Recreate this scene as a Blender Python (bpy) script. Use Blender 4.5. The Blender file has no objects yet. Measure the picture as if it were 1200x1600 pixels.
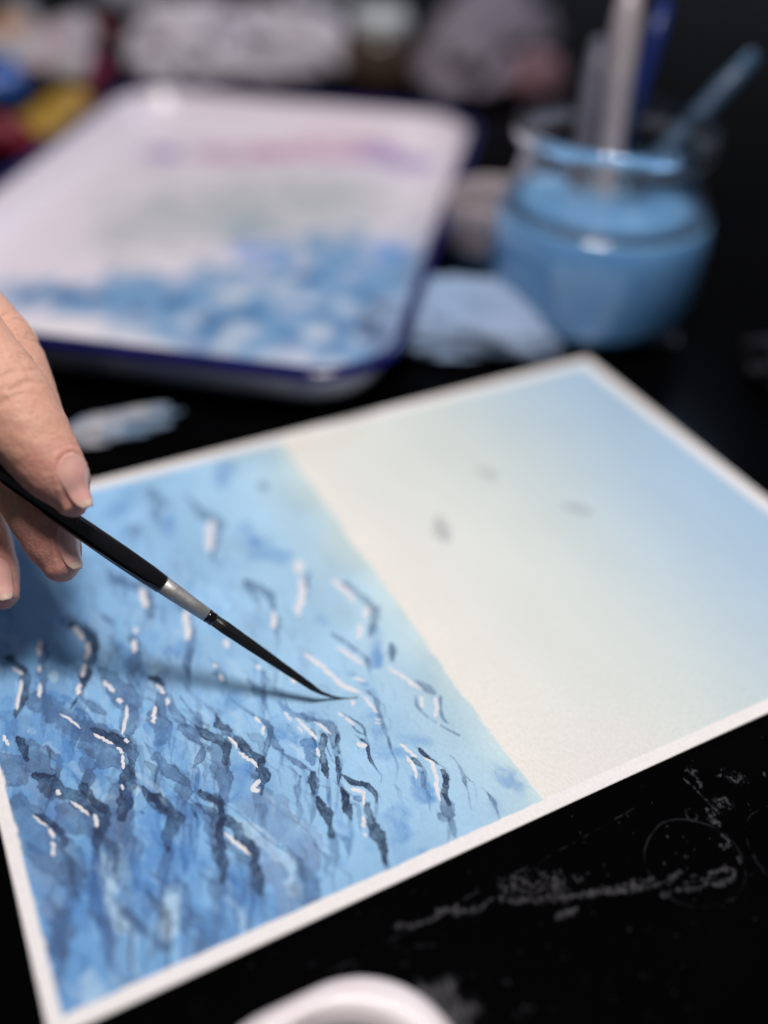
import bpy, bmesh, math, random
import numpy as np
from mathutils import Vector, Matrix
from mathutils.bvhtree import BVHTree

# ------------------------------------------------------------------ scene data (metres; strokes in paper millimetres)
CAM_POS = (0.01704, -0.1184, 0.24052)
CAM_ROT = [(0.89001, -0.45458, 0.03515), (-0.26268, -0.57425, -0.7754), (0.37266, 0.68088, -0.6305)]
STROKES = [
    ["y", [(10.88, 75.98, 6.74), (13.2, 66.58, 6.61), (16.38, 60.03, 6.53)]],
    ["y", [(7.33, 44.18, 7.43), (9.72, 38.61, 7.35), (8.44, 32.8, 7.22)]],
    ["y", [(60.6, 42.26, 1.77), (67.02, 37.15, 8.81), (70.63, 28.48, 8.67), (72.92, 21.15, 8.54), (72.28, 14.96, 5.46)]],
    ["y", [(61.37, 24.85, 5.51), (62.59, 17.84, 5.42), (62.82, 10.64, 5.32), (61.26, 4.99, 5.23)]],
    ["l", [(17.37, 84.16, 2.77), (19.41, 78.76, 2.75)]],
    ["l", [(22.84, 74.4, 2.27), (24.81, 67.59, 2.24)]],
    ["l", [(14.48, 91.77, 2.34), (14.75, 91.07, 2.34)]],
    ["l", [(24.58, 110.64, 2.97), (24.72, 109.29, 2.96)]],
    ["l", [(82.39, 55.69, 1.32), (84.5, 47.93, 1.3)]],
    ["l", [(63.75, 50.8, 0.63), (62.4, 48.27, 0.63)]],
    ["l", [(26.99, 65.11, 3.13), (25.71, 60.06, 3.09)]],
    ["l", [(36.81, 58.31, 2.67), (36.6, 56.87, 2.66)]],
    ["l", [(38.84, 62.58, 1.35), (42.14, 55.75, 1.34), (42.55, 50.44, 1.32)]],
    ["l", [(22.95, 38.86, 4.58), (21.84, 26.29, 4.42), (21.31, 20.32, 4.35)]],
    ["l", [(58.92, 36.58, 1.74), (61.86, 30.3, 3.44), (65.81, 21.78, 3.39), (67.59, 16.32, 3.35), (65.44, 9.37, 3.28)]],
    ["l", [(36.39, 23.49, 4.08), (33.18, 13.31, 3.95)]],
    ["l", [(35.28, 20.07, 4.47), (32.07, 13.04, 4.36)]],
    ["l", [(11.47, 10.19, 4.71), (11.38, 6.13, 4.66)]],
    ["b", [(35.88, 83.6, 2.84), (36.12, 82.9, 2.83)]],
    ["b", [(23.31, 99.99, 5.8), (17.65, 93.15, 5.67), (19.86, 80.75, 5.52)]],
    ["b", [(22.21, 76.88, 6.4), (27.91, 67.16, 6.3)]],
    ["b", [(10.28, 106.18, 4.34), (9.18, 93.72, 4.21)]],
    ["b", [(62.75, 104.18, 6.13), (66.8, 105.01, 6.17)]],
    ["b", [(52.99, 53.84, 4.5), (56.78, 47.84, 4.46)]],
    ["b", [(80.72, 58.21, 3.77), (87.82, 51.39, 3.75)]],
    ["b", [(51.5, 75.6, 4.26), (48.15, 70.33, 4.19)]],
    ["b", [(75.44, 77.45, 5.38), (70.37, 76.16, 5.34)]],
    ["b", [(65.72, 51.47, 5.47), (60.74, 44.91, 5.34)]],
    ["b", [(110.74, 71.58, 2.02), (113.7, 64.36, 1.99), (113.81, 58.63, 1.97)]],
    ["b", [(109.48, 50.95, 4.33), (108.1, 46.31, 4.28)]],
    ["b", [(105.09, 40.32, 3.64), (112.15, 35.83, 3.64)]],
    ["b", [(125.21, 78.23, 3.12), (120.22, 70.39, 3.05)]],
    ["b", [(114.79, 40.81, 2.84), (119.78, 36.71, 2.83)]],
    ["b", [(111.89, 26.66, 4.1), (110.74, 20.36, 4.04)]],
    ["b", [(6.39, 70.87, 3.97), (8.56, 68.3, 3.96)]],
    ["b", [(13.51, 64.41, 3.07), (14.7, 55.95, 3.01), (16.9, 49.16, 2.97)]],
    ["b", [(20.07, 46.7, 4.23), (16.71, 33.05, 4.06), (13.91, 25.98, 3.97)]],
    ["b", [(37.23, 46.05, 8.65), (34.23, 33.39, 8.34), (29.52, 22.55, 3.62)]],
    ["b", [(54.78, 11.96, 2.03), (53.37, 3.46, 1.98)]],
    ["b", [(51.03, 44.35, 3.95), (48.53, 35.78, 3.85)]],
    ["b", [(54.97, 20.63, 3.32), (53.66, 15.09, 3.27), (54.87, 10.21, 3.23)]],
    ["b", [(38.83, 47.74, 3.92), (35.15, 32.95, 3.75)]],
    ["b", [(42.02, 12.28, 0.8), (41.92, 9.86, 0.79)]],
    ["b", [(44.11, 33.2, 4.23), (46.14, 27.62, 4.18)]],
    ["b", [(80.85, 19.07, 1.98), (79.69, 11.02, 1.94)]],
    ["b", [(109.43, 22.16, 3.46), (111.38, 18.04, 3.43)]],
    ["b", [(89.3, 13.52, 2.64), (88.98, 12.23, 2.63)]],
    ["b", [(127.66, 9.42, 2.06), (126.71, 6.75, 2.05)]],
    ["b", [(100.93, 5.36, 1.31), (102.09, 5.02, 1.31)]],
    ["b", [(99.93, 17.34, 6.07), (97.69, 12.41, 5.98)]],
    ["b", [(136.41, 11.62, 4.19), (134.68, 18.22, 4.25)]],
    ["b", [(113.13, 194.51, 5.9), (107.57, 182.84, 5.75)]],
    ["b", [(105.27, 153.32, 5.44), (105.43, 137.2, 5.28)]],
    ["b", [(82.99, 171.92, 3.44), (79.02, 161.29, 3.36)]],
    ["b", [(73.0, 191.75, 6.36), (64.2, 182.65, 6.2)]],
    ["b", [(126.47, 84.41, 3.65), (120.48, 71.3, 3.53)]],
    ["b", [(108.05, 143.89, 5.36), (112.22, 132.12, 5.27)]],
    ["b", [(112.09, 97.4, 3.07), (112.77, 96.24, 3.07)]],
    ["b", [(30.12, 26.73, 5.08), (27.87, 19.05, 4.96)]],
    ["b", [(41.73, 10.87, 1.65), (41.95, 10.02, 1.65)]],
    ["b", [(6.26, 9.66, 4.15), (7.86, 4.85, 4.1)]],
    ["b", [(13.93, 36.4, 3.96), (12.06, 28.47, 3.86)]],
    ["n", [(28.68, 93.82, 2.64), (30.43, 87.07, 2.6)]],
    ["n", [(85.42, 70.86, 0.68), (87.6, 63.74, 2.22), (91.26, 61.41, 2.21), (93.49, 57.97, 2.2)]],
    ["n", [(87.35, 51.62, 3.75), (86.02, 44.46, 3.68)]],
    ["n", [(22.72, 48.24, 1.28), (19.29, 31.79, 2.44), (17.39, 20.2, 2.36)]],
    ["n", [(36.04, 50.07, 1.31), (36.87, 49.52, 1.31)]],
    ["n", [(18.65, 37.16, 3.31), (18.42, 28.28, 3.23), (17.82, 18.33, 3.14), (16.48, 11.4, 2.12)]],
    ["g", [(25.63, 124.68, 2.04), (22.51, 114.19, 1.99), (20.95, 104.8, 1.95)]],
    ["g", [(18.32, 102.36, 5.79), (23.48, 95.09, 5.73), (27.04, 86.94, 5.65), (32.39, 81.51, 5.62), (37.27, 74.66, 5.56)]],
    ["g", [(28.04, 84.16, 4.69), (33.79, 74.09, 8.3), (35.86, 66.55, 5.45)]],
    ["g", [(28.04, 75.74, 3.22), (25.76, 68.19, 3.15)]],
    ["g", [(39.09, 107.66, 2.0), (43.0, 95.59, 5.14), (43.74, 90.3, 5.09), (45.06, 87.24, 2.41)]],
    ["g", [(43.14, 88.16, 3.86), (39.95, 76.77, 2.81)]],
    ["g", [(32.41, 95.07, 1.64), (35.91, 88.59, 1.63)]],
    ["g", [(53.3, 88.23, 4.29), (47.57, 70.87, 4.1)]],
    ["g", [(52.4, 116.24, 2.59), (51.56, 108.41, 2.54), (47.64, 101.03, 2.49), (45.86, 95.5, 0.74)]],
    ["g", [(45.93, 130.68, 2.12), (48.29, 125.24, 2.1)]],
    ["g", [(13.33, 86.09, 5.77), (14.99, 74.95, 5.63)]],
    ["g", [(4.08, 85.54, 6.84), (8.08, 75.62, 6.71)]],
    ["g", [(68.87, 47.55, 2.27), (68.95, 46.98, 2.26)]],
    ["g", [(76.78, 68.89, 0.67), (79.25, 63.56, 1.72), (78.82, 59.11, 1.7), (78.6, 55.23, 1.68), (79.7, 52.45, 1.67)]],
    ["g", [(80.0, 62.03, 1.9), (76.54, 56.78, 1.87), (73.56, 51.51, 1.1)]],
    ["g", [(79.31, 51.52, 0.93), (81.13, 47.35, 2.07), (82.93, 44.3, 2.06)]],
    ["g", [(60.15, 62.35, 1.39), (63.12, 60.93, 3.62), (60.85, 52.19, 3.54), (58.02, 43.15, 3.45)]],
    ["g", [(56.04, 73.44, 2.56), (57.32, 69.36, 2.54), (58.79, 64.69, 0.93)]],
    ["g", [(58.83, 63.54, 1.76), (56.42, 60.26, 1.75), (53.68, 57.77, 0.46)]],
    ["g", [(45.2, 66.18, 3.12), (47.02, 59.89, 3.08), (50.17, 54.14, 3.05)]],
    ["g", [(50.77, 55.96, 3.61), (47.99, 47.47, 3.52)]],
    ["g", [(56.26, 86.54, 0.68), (54.97, 81.05, 1.83), (56.11, 76.34, 1.81), (56.8, 73.08, 1.8)]],
    ["g", [(84.72, 41.29, 2.28), (82.39, 35.02, 2.24)]],
    ["g", [(80.86, 41.53, 2.0), (76.81, 34.11, 0.89)]],
    ["g", [(67.23, 103.43, 1.95), (63.49, 90.67, 0.7)]],
    ["g", [(85.72, 83.39, 1.91), (83.35, 76.2, 0.69)]],
    ["g", [(73.02, 92.66, 2.93), (73.45, 84.68, 2.88)]],
    ["g", [(112.83, 61.6, 1.68), (113.71, 57.44, 1.67), (111.76, 51.66, 1.64), (110.55, 44.57, 1.61), (109.0, 37.89, 0.47)]],
    ["g", [(114.93, 55.01, 1.17), (113.82, 51.89, 1.16)]],
    ["g", [(91.13, 60.28, 2.78), (95.49, 56.42, 2.78), (96.53, 53.58, 2.76), (93.87, 46.81, 2.71)]],
    ["g", [(92.3, 28.2, 1.34), (93.89, 26.92, 1.34)]],
    ["g", [(113.69, 27.4, 1.56), (111.97, 23.43, 1.54), (111.92, 20.84, 0.45)]],
    ["g", [(124.58, 28.21, 0.37), (124.56, 23.28, 1.01), (123.19, 18.57, 1.0), (122.46, 15.77, 0.36)]],
    ["g", [(124.79, 20.47, 0.64), (125.64, 17.93, 0.64)]],
    ["g", [(128.64, 59.22, 1.0), (130.48, 55.15, 2.89), (131.77, 52.0, 2.87)]],
    ["g", [(132.81, 50.25, 1.28), (129.35, 43.3, 1.26), (129.69, 39.55, 0.29)]],
    ["g", [(128.58, 76.65, 2.08), (126.14, 70.95, 0.72)]],
    ["g", [(118.69, 74.46, 2.05), (116.84, 68.69, 0.71)]],
    ["g", [(16.97, 59.25, 6.52), (20.51, 53.14, 6.46), (23.05, 49.51, 6.42)]],
    ["g", [(5.5, 66.26, 7.84), (8.02, 56.29, 7.67), (10.3, 49.56, 7.57), (13.7, 43.34, 7.48), (14.73, 38.37, 7.4)]],
    ["g", [(13.7, 43.34, 3.66), (14.91, 36.09, 3.6), (12.71, 32.85, 1.61)]],
    ["g", [(33.03, 60.65, 5.35), (29.07, 47.57, 6.44), (26.93, 36.93, 4.58), (25.6, 28.73, 0.81)]],
    ["g", [(26.14, 69.73, 2.71), (23.82, 63.52, 2.66)]],
    ["g", [(9.84, 29.62, 2.79), (8.83, 25.19, 2.75)]],
    ["g", [(24.2, 23.03, 1.52), (26.87, 15.98, 1.5)]],
    ["g", [(39.39, 35.49, 2.53), (36.42, 29.63, 2.49), (33.43, 22.35, 0.57)]],
    ["g", [(50.83, 44.95, 1.76), (51.81, 39.51, 1.74), (51.01, 36.02, 1.72), (52.2, 32.58, 0.43)]],
    ["g", [(47.66, 19.75, 3.61), (46.87, 17.53, 3.58)]],
    ["g", [(54.01, 29.82, 1.7), (55.89, 25.19, 1.68), (57.84, 21.95, 1.67)]],
    ["g", [(55.53, 15.93, 2.05), (54.78, 11.96, 2.03)]],
    ["g", [(36.09, 24.93, 2.05), (37.81, 23.23, 2.04)]],
    ["g", [(40.01, 23.03, 2.37), (36.33, 11.77, 2.29)]],
    ["g", [(70.25, 16.86, 1.68), (69.63, 13.53, 1.67)]],
    ["g", [(69.33, 10.99, 5.79), (67.47, 5.79, 5.7)]],
    ["g", [(115.42, 17.68, 3.1), (114.4, 13.46, 3.07), (111.9, 5.55, 2.0)]],
    ["g", [(111.17, 12.7, 2.03), (112.66, 10.44, 2.03)]],
    ["g", [(127.34, 13.55, 0.55), (127.49, 10.29, 1.38), (126.14, 4.71, 0.68)]],
    ["g", [(140.64, 30.09, 0.73), (142.19, 24.04, 2.03), (144.43, 16.93, 0.36)]],
    ["g", [(92.0, 181.97, 2.12), (94.94, 167.51, 4.42), (97.14, 159.13, 4.36), (89.45, 142.64, 1.97)]],
    ["g", [(80.14, 194.16, 2.14), (81.46, 183.45, 4.49), (77.45, 172.34, 4.38)]],
    ["g", [(69.26, 171.92, 3.39), (67.46, 165.6, 3.35)]],
    ["g", [(54.17, 149.55, 3.71), (57.14, 143.59, 3.68)]],
    ["g", [(63.56, 137.9, 3.16), (61.32, 128.38, 3.09)]],
    ["g", [(122.48, 177.22, 4.33), (122.48, 173.76, 4.31)]],
    ["g", [(96.51, 125.3, 3.58), (96.27, 113.8, 3.5)]],
    ["g", [(96.0, 125.54, 3.07), (100.86, 117.85, 3.04), (99.91, 109.5, 2.98)]],
    ["g", [(98.86, 104.01, 2.46), (96.03, 97.06, 2.41)]],
    ["g", [(117.81, 120.03, 2.59), (113.96, 112.65, 2.54)]],
    ["g", [(127.7, 109.89, 3.21), (130.96, 95.87, 3.13), (128.49, 88.46, 3.07), (124.33, 83.77, 3.03)]],
    ["g", [(129.17, 76.64, 2.04), (125.88, 70.3, 2.01)]],
    ["g", [(113.08, 89.06, 1.69), (117.07, 79.94, 1.67), (119.2, 73.45, 1.65)]],
    ["g", [(53.44, 146.83, 3.18), (62.09, 136.79, 3.15), (60.82, 122.93, 3.06)]],
    ["g", [(71.41, 123.67, 2.89), (70.7, 110.02, 2.81), (63.58, 92.6, 0.96)]],
    ["g", [(34.53, 133.84, 4.05), (39.78, 125.89, 4.01), (39.28, 116.79, 3.93)]],
    ["g", [(24.05, 23.21, 1.99), (27.0, 16.07, 1.96), (30.01, 9.62, 1.94)]],
    ["g", [(36.96, 9.54, 2.18), (37.54, 3.78, 2.14)]],
    ["g", [(8.76, 28.93, 4.29), (9.37, 25.24, 4.25), (7.58, 19.5, 4.17)]],
    ["g", [(6.11, 23.49, 3.56), (7.58, 19.5, 3.53)]],
    ["d", [(13.63, 124.27, 2.27), (17.25, 116.03, 2.24), (15.57, 108.59, 2.19), (12.69, 101.41, 2.15), (11.12, 98.6, 0.71)]],
    ["d", [(35.58, 130.48, 3.04), (39.85, 121.44, 2.99), (38.17, 114.72, 2.95), (34.1, 105.49, 2.87), (30.9, 99.47, 1.46)]],
    ["d", [(26.78, 94.72, 0.86), (29.72, 98.17, 0.87)]],
    ["d", [(30.67, 84.63, 1.18), (36.33, 77.36, 2.56), (39.3, 71.46, 2.54), (37.14, 63.8, 2.49)]],
    ["d", [(52.32, 96.89, 0.99), (55.43, 92.23, 2.96)]],
    ["d", [(10.26, 90.93, 2.23), (11.22, 81.59, 2.19)]],
    ["d", [(66.38, 73.84, 0.58), (66.26, 69.74, 2.76), (68.4, 65.81, 2.74)]],
    ["d", [(68.83, 62.16, 3.09), (70.0, 58.21, 3.07), (71.53, 53.04, 3.04), (73.01, 51.23, 3.03)]],
    ["d", [(72.64, 51.41, 3.12), (71.04, 46.24, 3.08), (68.42, 40.7, 1.34)]],
    ["d", [(59.24, 72.5, 0.66), (61.25, 68.06, 2.35), (64.15, 63.82, 2.34), (64.78, 60.7, 2.32), (62.91, 55.52, 2.29)]],
    ["d", [(53.06, 49.11, 2.14), (54.59, 46.33, 2.13), (56.8, 43.23, 2.12)]],
    ["d", [(102.26, 56.78, 0.39), (105.05, 50.69, 1.05), (104.58, 46.83, 1.04)]],
    ["d", [(102.51, 51.31, 0.95), (104.58, 46.83, 0.95)]],
    ["d", [(102.75, 45.98, 1.32), (103.59, 43.87, 1.32), (102.09, 38.97, 1.3), (102.07, 34.32, 0.73)]],
    ["d", [(93.15, 52.28, 2.27), (89.62, 45.48, 2.22), (88.33, 40.63, 2.19), (87.77, 37.42, 0.54)]],
    ["d", [(96.95, 50.47, 1.7), (94.52, 44.26, 1.67)]],
    ["d", [(93.33, 43.16, 1.57), (89.79, 34.6, 0.9)]],
    ["d", [(92.02, 36.98, 0.55), (93.92, 33.41, 1.72), (97.04, 30.6, 1.72), (97.74, 26.61, 1.7), (97.06, 24.37, 1.69)]],
    ["d", [(90.46, 32.71, 0.9), (88.8, 27.33, 2.13)]],
    ["d", [(84.63, 41.33, 2.46), (82.13, 35.15, 2.42)]],
    ["d", [(117.02, 35.19, 1.31), (117.82, 31.45, 1.3), (120.72, 25.66, 0.28)]],
    ["d", [(113.45, 32.98, 1.48), (114.64, 29.12, 0.46)]],
    ["d", [(119.49, 25.17, 2.29), (118.78, 22.28, 2.28), (116.28, 18.74, 2.25), (115.5, 14.99, 2.23)]],
    ["d", [(11.6, 75.64, 1.8), (14.3, 71.71, 3.93), (17.01, 66.28, 3.89), (21.26, 62.7, 3.88), (24.68, 57.53, 3.85), (25.97, 53.44, 3.82), (24.86, 49.12, 3.77)]],
    ["d", [(23.5, 49.78, 2.06), (21.92, 42.09, 1.01)]],
    ["d", [(9.24, 62.24, 0.61), (12.25, 58.58, 2.07), (14.45, 53.19, 2.05), (14.59, 48.87, 2.03)]],
    ["d", [(36.85, 65.67, 3.54), (34.17, 57.52, 3.46), (31.04, 50.5, 3.38)]],
    ["d", [(38.72, 57.91, 0.89), (39.87, 52.23, 2.56), (42.44, 47.48, 2.54)]],
    ["d", [(23.45, 65.25, 2.23), (25.49, 57.64, 2.19), (27.01, 54.42, 2.18)]],
    ["d", [(40.4, 52.99, 2.92), (41.71, 49.33, 2.9), (43.83, 45.82, 2.88), (43.71, 42.93, 2.86), (40.67, 39.57, 2.82), (39.14, 34.68, 1.69)]],
    ["d", [(49.57, 46.06, 1.23), (49.4, 43.14, 1.22), (49.46, 40.89, 0.43)]],
    ["d", [(55.76, 46.12, 2.22), (56.6, 42.67, 2.2), (55.78, 38.09, 2.18)]],
    ["d", [(55.14, 37.42, 2.52), (57.57, 36.25, 2.52), (58.5, 30.01, 2.48), (60.17, 25.9, 2.46), (59.48, 22.07, 2.43)]],
    ["d", [(54.49, 36.75, 2.51), (52.45, 31.04, 2.47), (51.15, 25.2, 2.43), (49.37, 20.24, 2.39)]],
    ["d", [(58.66, 22.01, 2.43), (57.75, 16.61, 2.39), (57.15, 12.1, 0.98)]],
    ["d", [(94.18, 24.75, 3.41), (92.81, 19.26, 3.36), (92.24, 12.83, 3.3), (90.59, 5.74, 1.29)]],
    ["d", [(90.02, 33.08, 0.97), (88.94, 26.49, 2.45), (87.95, 21.6, 0.54)]],
    ["d", [(82.45, 32.74, 3.01), (82.05, 25.96, 2.96), (81.13, 19.67, 2.91)]],
    ["k", [(58.6, 85.43, 0.59), (60.02, 77.46, 0.58), (60.97, 71.09, 0.57), (63.37, 65.33, 0.56)]],
    ["k", [(72.7, 77.51, 0.59), (75.04, 71.52, 0.58), (76.58, 68.39, 0.58)]],
    ["k", [(125.62, 53.66, 0.89), (124.27, 49.35, 0.88), (125.81, 43.18, 0.87), (130.26, 34.59, 0.86)]],
    ["k", [(57.82, 42.59, 0.49), (60.97, 36.57, 0.48), (64.14, 27.76, 0.47), (67.84, 20.79, 0.47), (68.23, 17.84, 0.46)]],
    ["k", [(69.1, 39.2, 0.36), (71.46, 32.51, 0.35), (75.15, 25.33, 0.35), (76.17, 19.1, 0.34)]],
    ["k", [(64.48, 21.49, 0.34), (65.29, 15.63, 0.33), (64.13, 10.0, 0.33), (63.01, 4.56, 0.32)]],
    ["v", [(176.34, 128.29, 3.35), (174.4, 122.39, 6.06), (172.44, 115.03, 3.26)]],
    ["v", [(206.87, 148.21, 2.97), (208.65, 144.02, 5.92), (208.94, 141.49, 2.95)]],
    ["v", [(226.66, 113.59, 2.85), (229.92, 110.32, 5.7), (232.91, 106.3, 2.84)]],
]
WHITES = [
    [(14.38, 119.0, 1.74), (16.35, 115.81, 1.74)],
    [(15.58, 112.98, 1.58), (14.49, 108.48, 1.56), (12.23, 102.23, 1.53)],
    [(24.39, 127.32, 2.31), (23.03, 121.85, 2.28)],
    [(22.09, 116.34, 1.5), (21.72, 114.56, 1.49)],
    [(20.62, 108.7, 1.87), (19.55, 104.22, 1.84)],
    [(36.24, 128.39, 2.5), (37.38, 122.6, 2.48)],
    [(38.41, 119.35, 2.46), (36.31, 113.59, 2.43)],
    [(34.83, 110.65, 2.11), (33.53, 106.73, 2.08)],
    [(31.51, 102.92, 2.21), (30.64, 100.21, 2.19)],
    [(23.68, 94.11, 1.14), (25.53, 91.16, 1.14), (27.73, 86.32, 1.13)],
    [(31.27, 82.05, 1.4), (32.93, 79.55, 1.4), (34.88, 76.64, 1.39)],
    [(35.89, 74.2, 1.39), (36.78, 72.11, 1.38)],
    [(36.44, 70.89, 1.38), (35.5, 66.72, 1.36)],
    [(38.92, 100.99, 1.97), (40.32, 96.24, 1.96)],
    [(41.18, 91.82, 2.13), (41.27, 91.17, 2.13)],
    [(42.56, 88.43, 1.54), (41.2, 84.3, 1.52), (38.69, 79.08, 1.5)],
    [(39.0, 76.08, 1.54), (39.06, 75.38, 1.54)],
    [(53.91, 119.4, 2.35), (53.85, 118.37, 2.34)],
    [(52.5, 114.11, 2.32), (51.09, 109.99, 2.3)],
    [(53.49, 92.51, 1.72), (54.42, 88.94, 1.71)],
    [(50.1, 84.25, 1.83), (48.35, 79.13, 1.81)],
    [(6.66, 93.21, 1.49), (7.19, 89.57, 1.48)],
    [(54.43, 85.56, 1.85), (54.22, 84.32, 1.84)],
    [(72.64, 93.17, 1.72), (72.6, 92.53, 1.71)],
    [(72.94, 87.81, 1.9), (73.01, 86.04, 1.89)],
    [(85.2, 86.59, 1.92), (85.12, 85.9, 1.92)],
    [(93.34, 77.33, 2.4), (93.51, 75.7, 2.39)],
    [(77.06, 67.26, 1.44), (77.43, 65.31, 1.43)],
    [(77.71, 63.12, 1.52), (76.55, 60.77, 1.51)],
    [(66.94, 63.63, 1.41), (67.72, 61.55, 1.4), (67.69, 59.31, 1.4)],
    [(67.89, 57.26, 1.57), (68.75, 54.91, 1.57), (70.43, 52.46, 1.56), (70.72, 50.42, 1.55)],
    [(68.98, 45.38, 2.16), (67.82, 44.62, 2.16)],
    [(67.12, 43.91, 2.33), (67.5, 42.69, 2.32)],
    [(85.88, 65.17, 1.35), (86.19, 62.03, 1.34)],
    [(88.13, 61.7, 1.44), (89.17, 57.66, 1.43), (90.37, 53.03, 1.42)],
    [(87.26, 58.57, 1.05), (87.68, 56.34, 1.04)],
    [(101.37, 84.65, 2.05), (103.52, 78.27, 2.03)],
    [(103.05, 80.83, 2.29), (104.0, 77.39, 2.28), (105.37, 72.81, 2.26)],
    [(105.37, 72.81, 2.76), (107.03, 66.88, 2.73), (110.04, 62.93, 2.72)],
    [(111.34, 68.69, 1.9), (113.26, 66.49, 1.9)],
    [(111.88, 83.12, 2.17), (114.82, 76.96, 2.15), (116.53, 72.14, 2.13)],
    [(110.49, 60.83, 1.67), (111.23, 57.38, 1.66), (111.4, 53.34, 1.65)],
    [(109.91, 50.86, 0.72), (111.27, 50.22, 0.72)],
    [(109.34, 49.71, 0.72), (110.76, 48.92, 0.72)],
    [(123.31, 67.95, 2.03), (125.94, 61.79, 2.01), (128.59, 55.4, 1.99)],
    [(126.94, 52.41, 1.68), (125.53, 49.37, 1.66)],
    [(130.86, 49.93, 1.77), (127.59, 44.13, 1.74)],
    [(127.12, 41.37, 0.63), (126.24, 40.25, 0.62)],
    [(100.82, 57.76, 1.35), (101.25, 56.66, 1.35)],
    [(102.15, 55.03, 1.54), (102.97, 52.27, 1.53)],
    [(101.39, 44.63, 2.25), (102.6, 43.77, 2.25)],
    [(92.6, 57.8, 1.29), (94.06, 55.34, 1.29), (95.08, 51.94, 1.28)],
    [(89.64, 56.86, 1.33), (90.49, 53.55, 1.32), (90.61, 51.77, 1.32)],
    [(89.35, 48.41, 1.49), (88.8, 46.16, 1.48)],
    [(112.82, 38.89, 1.6), (113.89, 35.56, 1.59), (114.68, 33.5, 1.58)],
    [(112.19, 34.14, 1.58), (112.41, 30.19, 1.56), (111.34, 26.92, 1.55)],
    [(116.82, 31.37, 1.86), (117.72, 28.73, 1.85), (116.49, 24.45, 1.83), (114.79, 21.02, 1.81), (113.85, 17.32, 1.79)],
    [(92.79, 31.07, 1.89), (94.91, 29.01, 1.88)],
    [(95.07, 28.41, 1.25), (93.26, 25.18, 1.24)],
    [(106.66, 60.48, 1.66), (106.46, 59.34, 1.66)],
    [(16.72, 66.72, 1.68), (16.93, 65.91, 1.68)],
    [(19.43, 61.56, 1.4), (21.33, 58.14, 1.4), (22.63, 55.54, 1.39)],
    [(24.08, 54.35, 1.65), (23.82, 51.06, 1.63)],
    [(8.97, 61.87, 0.95), (10.4, 58.75, 0.95), (11.7, 56.91, 0.94)],
    [(11.93, 55.36, 1.45), (12.3, 52.8, 1.45)],
    [(11.6, 50.79, 1.44), (11.89, 49.72, 1.43)],
    [(11.33, 48.69, 1.51), (11.43, 47.63, 1.51)],
    [(33.58, 60.9, 1.07), (33.55, 59.62, 1.07)],
    [(54.84, 33.21, 1.63), (56.54, 29.07, 1.62), (58.47, 24.63, 1.6)],
    [(139.33, 38.0, 1.12), (139.88, 31.35, 1.1), (138.93, 27.35, 1.09)],
    [(91.25, 21.53, 1.62), (90.32, 18.95, 1.61)],
    [(89.41, 16.7, 1.13), (89.33, 16.0, 1.13)],
    [(95.57, 161.93, 4.11), (90.15, 148.17, 3.98)],
    [(61.58, 137.02, 3.15), (60.33, 128.84, 3.09)],
    [(116.6, 126.72, 4.58), (115.94, 123.71, 4.55)],
    [(114.19, 118.92, 3.73), (111.84, 112.74, 3.68), (106.46, 103.01, 3.58)],
    [(98.49, 106.73, 2.72), (96.7, 100.85, 2.68)],
    [(124.25, 113.33, 3.09), (126.29, 106.91, 3.06), (126.42, 100.61, 3.02)],
    [(128.74, 95.17, 2.99), (126.86, 92.61, 2.97)],
    [(123.35, 89.19, 2.45), (120.26, 84.06, 2.41)],
    [(71.89, 119.88, 3.08), (68.81, 108.21, 2.99)],
    [(79.56, 101.16, 2.39), (79.26, 99.3, 2.38)],
]
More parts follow.
